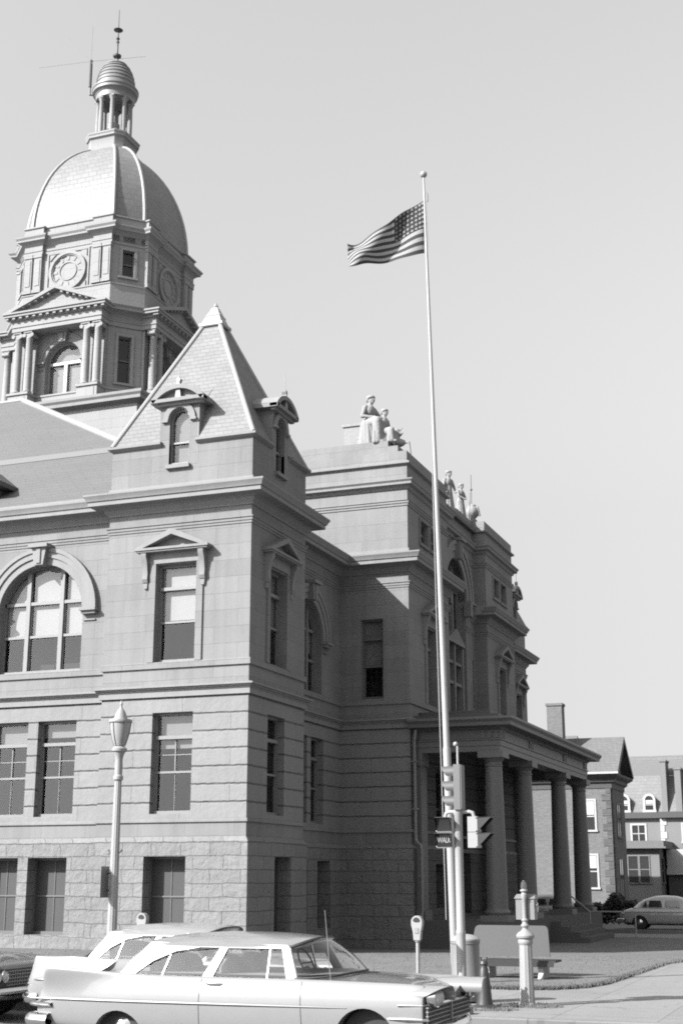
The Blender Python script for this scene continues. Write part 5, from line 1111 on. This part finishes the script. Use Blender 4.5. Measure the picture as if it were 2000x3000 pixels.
def bumper(t,x,z,w,h,bend,sgn,name='bumper',wrap=.32):
    p=MB(); pts=[]; 
    for i in range(17):
        f=i/8-1; xx=x+sgn*bend*(1-f*f); 
        if abs(f)>.9: xx-=sgn*0
        pts.append((xx,f*w,z))
    pts=[(x-sgn*wrap,-w-.03,z)]+[(x-sgn*.06,-w-.01,z)]+pts+[(x-sgn*.06,w+.01,z)]+[(x-sgn*wrap,w+.03,z)]
    rows=[]
    for (o,dz) in ((0,-h),(.04,-h*.7),(.06,-.15*h),(.06,.15*h),(.04,h*.7),(0,h),(-.05,h*.9),(-.05,-h*.9),(0,-h)):
        row=[]
        for j,q in enumerate(pts):
            d=Vector((sgn,0,0)) if 1<j<len(pts)-2 else Vector((sgn*.3,(-1 if q[1]<0 else 1)*.9,0)); row.append((q[0]+d.x*o,q[1]+d.y*o,q[2]+dz))
        rows.append(row)
    p.grid(rows); p.build(name,M['chrome'],t,smooth=50)
def headlamp(t,c,r,nrm=(1,0,0),brow=True):
    Mx=Vector((0,0,1)).rotation_difference(Vector(nrm)).to_matrix()
    p=MB(); p.lathe(c,[(r*1.18,-.08),(r*1.2,.0),(r*1.12,.03),(r*1.0,.015)],28,M=Mx); h=p.build('headlamp',M['chrome'],t,smooth=40)
    p=MB(); p.lathe(c,[(r,.012),(r*.8,.035),(r*.45,.05),(0,.056)],28,M=Mx); p.build('headlamp_lens',M['headlens'],h,smooth=60)
def front_single(t,fx,side,L,paint='carwhite'):
    for s in (-1,1):
        cy,cz=s*.745,.80; x=fx(cy,.78)
        p=MB(); p.box(x-.1,x+.008,cy-.13,cy+.13,.70,.80); p.build('headlamp_recess',M['grille'],t)
        Mx=Matrix.Rotation(math.pi/2,3,'Y')
        p=MB(); p.lathe((x+.04,cy,cz-.01),[(.112,-.06),(.118,.03),(.112,.075),(.1,.07)],28,M=Mx); h=p.build('headlamp',M['chrome'],t,smooth=40)
        p=MB(); p.lathe((x+.04,cy,cz-.01),[(.102,.05),(.095,.09),(.07,.125),(.035,.142),(0,.147)],28,M=Mx); p.build('headlamp_lens',M['headlens'],h,smooth=60)
        n=24; rows=[]
        def ln_(i):
            th=i/n if s>0 else 1-i/n      # 0 at the outer side, 1 at the inner side
            return min(1,max(0,(th-.10)/.34))**.8
        for (xx,ry,rz,ln) in ((x-.5,.15,.085,0),(x-.25,.165,.105,0),(x-.06,.172,.118,0.06),(x-.03,.172,.118,.30),(x-.03,.163,.108,.30),(x-.06,.155,.1,.0)):
            rows.append([(xx+ln*ln_(i),cy+ry*math.cos(math.pi*(-.16+1.30*i/n) if s>0 else math.pi*(-.14+1.30*i/n)),cz+rz*math.sin(math.pi*(-.16+1.30*i/n) if s>0 else math.pi*(-.14+1.30*i/n))) for i in range(n+1)])
        p=MB(); p.grid(rows); p.build('headlamp_hood',M[paint],t,smooth=50)
    x=fx(0,.60)
    p=MB(); p.box(x-.1,x+.012,-.9,.9,.49,.69); p.build('grille',M['grille'],t)
    p=MB()
    for z in (.50,.545,.59,.635,.68): p.box(x+.01,x+.045,-.9,.9,z-.006,z+.006)
    for i in range(31): p.box(x+.008,x+.032,-.885+.059*i-.004,-.885+.059*i+.004,.495,.685)
    p.box(x+.01,x+.06,-.02,.02,.49,.70); p.build('grille_bars',M['lead'],t)
    p=MB(); p.tube([(x-.3,-.955,.705),(x-.02,-.93,.705),(x+.03,-.8,.70),(x+.05,-.4,.70),(x+.055,0,.70),(x+.05,.4,.70),(x+.03,.8,.70),(x-.02,.93,.705),(x-.3,.955,.705)],.014,8); p.build('grille_trim',M['chrome'],t)
    for s in (-1,1):
        p=MB(); p.tube([(x-.42,s*.958,.56),(x-.2,s*.955,.56),(x-.02,s*.93,.555),(x+.03,s*.88,.55)],[.006,.02,.022,.02],8); p.build('side_moulding',M['chrome'],t)
    bumper(t,x-.02,.39,.92,.085,.10,1,wrap=.45)
    bumper(t,.10,.575,.84,.028,.04,-1,'rear_bumper',wrap=.3); bumper(t,.06,.39,.86,.085,.05,-1,'rear_bumper',wrap=.3)
def front_dual(t,fx,side,L):
    x=fx(.3,.66)
    p=MB(); p.box(x-.1,x+.02,-.9,.9,.50,.76); p.build('grille',M['grille'],t)
    p=MB()
    for z in (.53,.58,.63,.68,.73): p.box(x+.015,x+.03,-.5,.5,z-.006,z+.006)
    for i in range(16): p.box(x+.012,x+.028,-.5+i/15-.005,-.5+i/15+.005,.52,.74)
    p.build('grille_bars',M['lead'],t)
    for s in (-1,1):
        for q in (.6,.79): headlamp(t,(x+.03,s*q,.66),.075)
    bumper(t,x+.02,.42,.92,.09,.10,1,wrap=.35)
    p=MB(); p.box(x+.1,x+.115,-.15,.15,.27,.42); p.build('number_plate',M['blinddim'],t)
    p=MB(); p.box(x+.115,x+.118,-.1,.1,.3,.39); p.build('plate_mark',M['lead'],t)
FIN=[(.10,.78,.42,.86,.98,.84,.84),(.14,.84,.34,.92,1.03,.85,.86),(.30,.88,.28,.93,1.035,.86,.89),(.7,.915,.24,.925,1.015,.89,.92),(1.1,.945,.23,.90,.99,.925,.945),(1.5,.968,.22,.86,.965,.94,.955),(2.2,.968,.22,.86,.955,.945,.955),(3.0,.968,.22,.86,.955,.945,.955),(3.6,.965,.22,.86,.955,.945,.965),(4.1,.962,.23,.855,.95,.94,.985),(4.6,.955,.25,.85,.94,.915,.955),(4.95,.95,.28,.85,.935,.87,.90),(5.15,.945,.31,.85,.925,.80,.80),(5.20,.94,.34,.845,.915,.765,.755),(5.215,.935,.36,.84,.91,.755,.745)]
c1,fx1,sd1=build_car('sedan','near white sedan with tail fins driving in the lane closest to us',FIN,'carwhite','carwhite',front_single,[(1.34,.17,.37),(4.51,.29,.37)])
c1.location=(-10.05,16.36,-.15)
def copy_tree(o,parent=None):
    c=o.copy(); COL.objects.link(c)
    if parent is not None: c.parent=parent
    for ch in o.children: copy_tree(ch,c)
    return c
FIN2=[(.06,.80,.42,.84,.96,.80,.80),(.10,.90,.34,.90,.985,.80,.82),(.3,.94,.28,.88,.98,.83,.86),(.7,.955,.24,.86,.975,.88,.90)]+[tuple(s) for s in FIN[4:]]
c2,_,_=build_car('sedan','white sedan with flat tail fins parked at the kerb behind the near car',FIN2,'carwhite2','cartop',front_single,[(1.34,.22,.37),(4.51,.29,.37)],aerial=False)
c2.location=(-11.95,19.15,-.15); c2.scale=(.82,.96,1)
DRK=[(.1,.80,.42,.78,.86,.84,.86),(.2,.92,.3,.82,.92,.9,.92)]+[(x,w,zs,yf,min(zf,.95),zi,zc) for x,w,zs,yf,zf,zi,zc in FIN[3:-4]]+[(5.0,.95,.26,.86,.92,.87,.89),(5.25,.945,.30,.85,.90,.84,.85),(5.36,.93,.36,.83,.86,.81,.81),(5.40,.88,.42,.78,.80,.77,.77)]
c3,_,_=build_car('sedan','dark sedan with paired headlamps behind the parked white cars, at the left edge',DRK,'cardark','cargrey',front_dual,[(1.34,.25,.37),(4.51,.29,.37)],aerial=False)
c3.location=(-12.28-5.45,18.95,-.15)
# older rounded grey sedan by the drive, seen from its side
def front_round(t,fx,side,L):
    for s in (-1,1): x=fx(s*.6,.72); headlamp(t,(x+.01,s*.6,.72),.09)
    x=fx(0,.6); p=MB(); p.box(x-.05,x+.02,-.5,.5,.45,.65); p.build('grille',M['chrome'],t)
    bumper(t,x,.42,.85,.08,.1,1); bumper(t,.05,.42,.85,.08,.08,-1,'rear_bumper')
RND=[(.06,.5,.40,.40,.62,.62,.66),(.16,.72,.32,.58,.76,.78,.80),(.4,.84,.26,.68,.88,.90,.92),(.8,.89,.23,.72,.95,.985,1.0),(1.3,.90,.22,.74,.97,.985,1.0),(2.2,.90,.22,.74,.97,.98,.99),(3.0,.90,.22,.74,.97,.98,.99),(3.5,.89,.23,.73,.96,.98,1.02),(4.2,.87,.26,.68,.92,.95,1.0),(4.7,.82,.32,.60,.84,.88,.92),(4.9,.70,.4,.5,.74,.78,.80)]
def round_gh(t):
    p=MB(); rows=[]
    for x,zt,hw in ((.72,1.0,.5),(.95,1.20,.56),(1.25,1.38,.60),(1.7,1.50,.62),(2.2,1.53,.63),(2.7,1.50,.62),(3.1,1.40,.60),(3.45,1.2,.62),(3.7,1.0,.6)):
        rows.append([(x,hw*f*(1.22 if abs(f)==1 else 1),(.96 if abs(f)==1 else zt-(zt-.98)*.0-(.16*(abs(f)**3)))) for f in (-1,-.98,-.9,-.7,-.4,0,.4,.7,.9,.98,1)])
    p.grid(rows); p.build('roof',M['cargrey'],t,smooth=60)
    for s in (-1,1):
        for a,b in ((1.2,1.42),(1.46,2.1),(2.2,2.9)):
            p=MB(); f=lambda u,z,d:(u,s*(.775-(z-.98)*.30-d),z); top=1.30; p.poly(f,[(a,1.02),(b,1.02),(b-.06,top),(a+.06+(.06 if a<1.3 else 0),top if a>1.3 else 1.22)],-.012); p.build('side_window',M['winblack'],t,smooth=0)
c4,_,_=build_car('sedan','older rounded grey sedan parked on the drive at the right edge',RND,'cargrey','cargrey',front_round,[(1.05,.27,.37),(3.95,.3,.37)],gh=False)
round_gh(c4); c4.location=(-11.42,67.6,-.36)
c5=copy_tree(c4); c5.location=(-10.95,65.6,-.36); c5.rotation_euler=(0,0,R(180)); c5.location=(-13.4,71.5,-.36); c5['label']='rounded sedan seen only between the porch columns, shaded behind the handrail'
# ---------------------------------------------------------------- statues on the parapet
def blob(parts,name,mat,parent,vox=.021):
    mb=MB()
    for p in parts:
        if p[0]=='c':
            _,a,b,r0,r1=p; a,b=Vector(a),Vector(b); n=6
            mb.tube([a.lerp(b,i/n) for i in range(n+1)],[r0+(r1-r0)*i/n for i in range(n+1)],12); mb.sphere(a,r0,12,8); mb.sphere(b,r1,12,8)
        else:
            _,c,r=p; mb.sphere(c,1,16,12,r)
    o=mb.build(name,mat,parent,smooth=0)
    m=o.modifiers.new('r','REMESH'); m.mode='VOXEL'; m.voxel_size=vox
    s=o.modifiers.new('s','SMOOTH'); s.factor=.5; s.iterations=2
    me=bake(o); me.polygons.foreach_set('use_smooth',[True]*len(me.polygons)); return o
def person_parts(seat=None,h=1.0,robe=True,armL=None,armR=None,headturn=0):
    """woman or child in local space, facing +x, standing on z=0; seat = height of the seat or None"""
    P=[]
    if seat:
        hip=(0,0,seat+.1); 
        P+=[('e',hip,(.24,.25,.2)),('c',(0,.12,seat+.1),(.46,.17,seat+.12),.15,.12),('c',(0,-.12,seat+.1),(.46,-.17,seat+.1),.15,.12),('c',(.46,.17,seat+.1),(.44,.18,.08),.12,.10),('c',(.46,-.17,seat+.08),(.50,-.17,.08),.12,.10),('e',(.56,-.17,.05),(.14,.06,.05)),('e',(.52,.18,.05),(.14,.06,.05)),('c',(0,0,seat),(0,0,.12),.26,.27)]
        for i in range(15):
            a=.75+i*(2*math.pi-1.5)/14; P.append(('c',(.04+.23*math.cos(a),.27*math.sin(a),seat+.1),(.06+.3*math.cos(a+.12),.34*math.sin(a+.12),.03),.05,.055+.02*(i%2)))
        for i in range(9):
            a=-1.1+i*.27; P.append(('c',(.30+.22*math.cos(a),.25*math.sin(a)*1.1,seat+.08),(.34+.26*math.cos(a),.3*math.sin(a)*1.1,.04),.045,.06))
        b=seat+.1
    else:
        P+=[('c',(0,.09,.88),(.02,.1,.46),.12,.085),('c',(0,-.09,.88),(.03,-.1,.46),.12,.085),('c',(.02,.1,.46),(0,.1,.06),.085,.055),('c',(.03,-.1,.46),(.0,-.1,.06),.085,.055),('e',(.07,.1,.035),(.12,.05,.04)),('e',(.07,-.1,.035),(.12,.05,.04)),('e',(0,0,.9),(.15,.18,.16))]
        if robe:
            for i in range(12):
                a=i*2*math.pi/12; P.append(('c',(.11*math.cos(a),.15*math.sin(a),.95),(.02+.2*math.cos(a+.1),.23*math.sin(a+.1),.03),.05,.06))
            P.append(('c',(0,0,.9),(.02,0,.05),.16,.2))
        b=.9
    P+=[('c',(0,0,b),(.02,0,b+.28),.16,.14),('e',(.03,0,b+.42),(.15,.2,.2)),('e',(.11,.08,b+.40),(.08,.08,.08)),('e',(.11,-.08,b+.40),(.08,.08,.08)),('c',(.02,.19,b+.52),(.02,-.19,b+.52),.07,.07),('c',(.02,0,b+.52),(.05,0,b+.68),.075,.062)]
    hc=(.09,0,b+.79); P+=[('e',hc,(.1,.078,.125)),('c',(.165,0,b+.83),(.2,0,b+.785),.016,.021),('e',(.168,0,b+.735),(.026,.03,.016)),('e',(.15,0,b+.70),(.036,.036,.03)),('e',(.172,.035,b+.835),(.02,.03,.012)),('e',(.172,-.035,b+.835),(.02,.03,.012)),('e',(.04,0,b+.845),(.115,.102,.1)),('e',(-.06,0,b+.79),(.055,.06,.05))]
    for i in range(11):
        a=-1.9+i*.38; P.append(('e',(.075+.085*math.cos(a),.1*math.sin(a),b+.875-.02*abs(a)),(.034,.034,.034)))
    for s,arm in ((1,armL),(-1,armR)):
        e,hd=arm or ((.05,s*.28,b+.25),(.12,s*.26,b-.02))
        P+=[('c',(.02,s*.21,b+.51),e,.066,.052),('c',e,hd,.05,.036),('e',hd,(.05,.035,.05))]
        for f in range(4): P.append(('c',hd,(hd[0]+.085,hd[1]-.03+.02*f,hd[2]-.02),.014,.011))
    return P
def xf(P,loc,rz,s):
    Mz=Matrix.Rotation(rz,3,'Z'); L=Vector(loc); out=[]
    for p in P:
        if p[0]=='c': out.append(('c',tuple(L+Mz@(Vector(p[1])*s)),tuple(L+Mz@(Vector(p[2])*s)),p[3]*s*(1.15 if p[3]>.04 else 1),p[4]*s*(1.15 if p[3]>.04 else 1)))
        else: out.append(('e',tuple(L+Mz@(Vector(p[1])*s)),tuple(q*s*1.1 for q in p[2])))
    return out
def plinth(t,boxes):
    for b in boxes:
        m=MB(); m.box(*b); m.build('plinth',M['grime'],t,smooth=0)
s1=thing('statue_group','seated stone woman with a child beside a carved lyre on the near parapet','statue',(-16.2,46.3,17.1))
plinth(s1,[(-18.9,-15.02,45.75,47.2,17.1,17.42),(-18.9,-15.42,45.8,47.1,17.42,17.66)])
blob(xf(person_parts(.62,armL=((.2,.3,.95),(.45,.16,.8)),armR=((.02,-.34,.92),(.36,-.16,.86))),(-16.34,46.35,17.62),R(-22),1.27),'seated_woman',M['statue'],s1)
blob(xf(person_parts(.36,armL=((.1,.24,.62),(.3,.1,.55)),armR=((.06,-.27,.6),(.32,-.08,.56))),(-15.78,46.35,17.64),R(-18),1.06),'seated_child',M['statue'],s1)
P=[('e',(-15.2,46.4,17.72),(.28,.2,.16)),('c',(-15.35,46.4,17.75),(-15.12,46.35,18.2),.06,.03),('c',(-15.3,46.45,18.05),(-15.02,46.35,18.3),.03,.02),('c',(-15.05,46.4,17.75),(-14.8,46.4,17.7),.07,.05),('c',(-14.8,46.4,17.7),(-14.74,46.4,17.25),.05,.04),('c',(-15.25,46.3,18.15),(-15.0,46.3,18.05),.04,.03),('c',(-15.4,46.4,17.95),(-15.1,46.35,18.02),.07,.06)]
blob(P,'carved_lyre',M['statue'],s1,.022)
s2_=thing('statue_group','standing stone woman and child beside a carved urn on the far parapet','statue',(-15.7,55.6,16.95))
plinth(s2_,[(-17.0,-15.15,54.0,57.4,16.95,17.12),(-16.6,-15.2,56.7,57.6,17.1,17.45)])
blob(xf(person_parts(None,armL=((.1,.27,1.15),(.24,.2,.9)),armR=((.02,-.29,1.13),(.12,-.26,.86))),(-15.72,54.75,17.1),R(-25),1.06),'standing_woman',M['statue'],s2_)
blob(xf(person_parts(None,armL=((.1,.27,1.15),(.24,.1,1.05)),armR=((.1,-.26,1.15),(.3,-.1,1.02))),(-15.55,56.1,17.12),R(-20),.92),'standing_child',M['statue'],s2_)
m=MB(); m.tube([(-15.2,56.25,17.2),(-15.14,56.25,18.42)],.02,6); m.build('carved_staff',M['statue'],s2_)
P=[('e',(-15.35,57.35,17.78),(.3,.34,.3)),('e',(-15.35,57.35,18.05),(.2,.22,.12)),('c',(-15.35,57.35,17.5),(-15.35,57.4,17.3),.12,.2),('c',(-15.1,57.3,18.0),(-15.0,57.3,17.6),.06,.05)]
blob(P,'carved_urn',M['statue'],s2_,.03)
rd=thing('lightning_rod','thin lightning rod with a small ball above the far parapet','lightning rod',(-15.4,57.4,18.1))
m=MB(); m.tube([(-15.38,57.35,18.0),(-15.38,57.35,19.55)],.014,6); m.build('rod',M['iron'],rd)
m=MB(); m.sphere((-15.38,57.35,18.85),.055,10,8); m.build('rod_ball',M['iron'],rd)
SUN,SKY,EXPO=4.5,.09,1.5
# ---------------------------------------------------------------- camera, sun, sky
cam=bpy.data.cameras.new('camera'); co_=bpy.data.objects.new('camera',cam); COL.objects.link(co_); sc.camera=co_
cam.sensor_fit='HORIZONTAL'; cam.sensor_width=36; cam.lens=72; cam.clip_start=.2; cam.clip_end=4000
co_.location=(0,0,1.93); co_.rotation_mode='XYZ'
co_.rotation_euler=(math.pi/2+math.atan(1075/4000),0,R(20.65))
AZ,EL=50.0,33.0
d=Vector((math.cos(R(AZ))*math.cos(R(EL)),math.sin(R(AZ))*math.cos(R(EL)),-math.sin(R(EL))))
sl=bpy.data.lights.new('sun','SUN'); sl.energy=SUN; sl.angle=R(.53); sl.color=(1,1,1)
so=bpy.data.objects.new('sun',sl); COL.objects.link(so); so.rotation_mode='QUATERNION'; so.rotation_quaternion=d.to_track_quat('-Z','Y'); so.location=(-40,-40,40)
wd=bpy.data.worlds.new('World'); sc.world=wd; wd.use_nodes=True; nt=wd.node_tree; nt.nodes.clear()
sk=nt.nodes.new('ShaderNodeTexSky'); sk.sky_type='NISHITA'; sk.sun_disc=False; sk.sun_elevation=R(EL); 
sdir=-d; sk.sun_rotation=math.atan2(sdir.x,sdir.y)
sk.air_density=2.0; sk.dust_density=6.0; sk.ozone_density=1.0
sp=nt.nodes.new('ShaderNodeSeparateColor'); tcw=nt.nodes.new('ShaderNodeTexCoord'); sxy=nt.nodes.new('ShaderNodeSeparateXYZ'); cxy=nt.nodes.new('ShaderNodeCombineXYZ'); nt.links.new(tcw.outputs['Generated'],sxy.inputs[0])
nt.links.new(sxy.outputs[0],cxy.inputs[0]); nt.links.new(sxy.outputs[1],cxy.inputs[1]); nt.links.new(math_(nt,'MAXIMUM',sxy.outputs[2],.26),cxy.inputs[2]); nt.links.new(cxy.outputs[0],sk.inputs[0])
bg=nt.nodes.new('ShaderNodeBackground'); ow=nt.nodes.new('ShaderNodeOutputWorld')
nt.links.new(sk.outputs[0],sp.inputs[0]); nt.links.new(math_(nt,'ADD',math_(nt,'MULTIPLY',sp.outputs[2],.8),math_(nt,'MULTIPLY',sp.outputs[1],.2)),bg.inputs[0]); nt.links.new(bg.outputs[0],ow.inputs[0]); bg.inputs[1].default_value=SKY
sc.view_settings.view_transform='Standard'; sc.view_settings.look='None'; sc.view_settings.exposure=EXPO; sc.view_settings.gamma=1
sc.render.engine='CYCLES'; sc.cycles.max_bounces=6; sc.cycles.use_denoising=False; sc.cycles.transparent_max_bounces=12; sc.cycles.filter_width=1.9
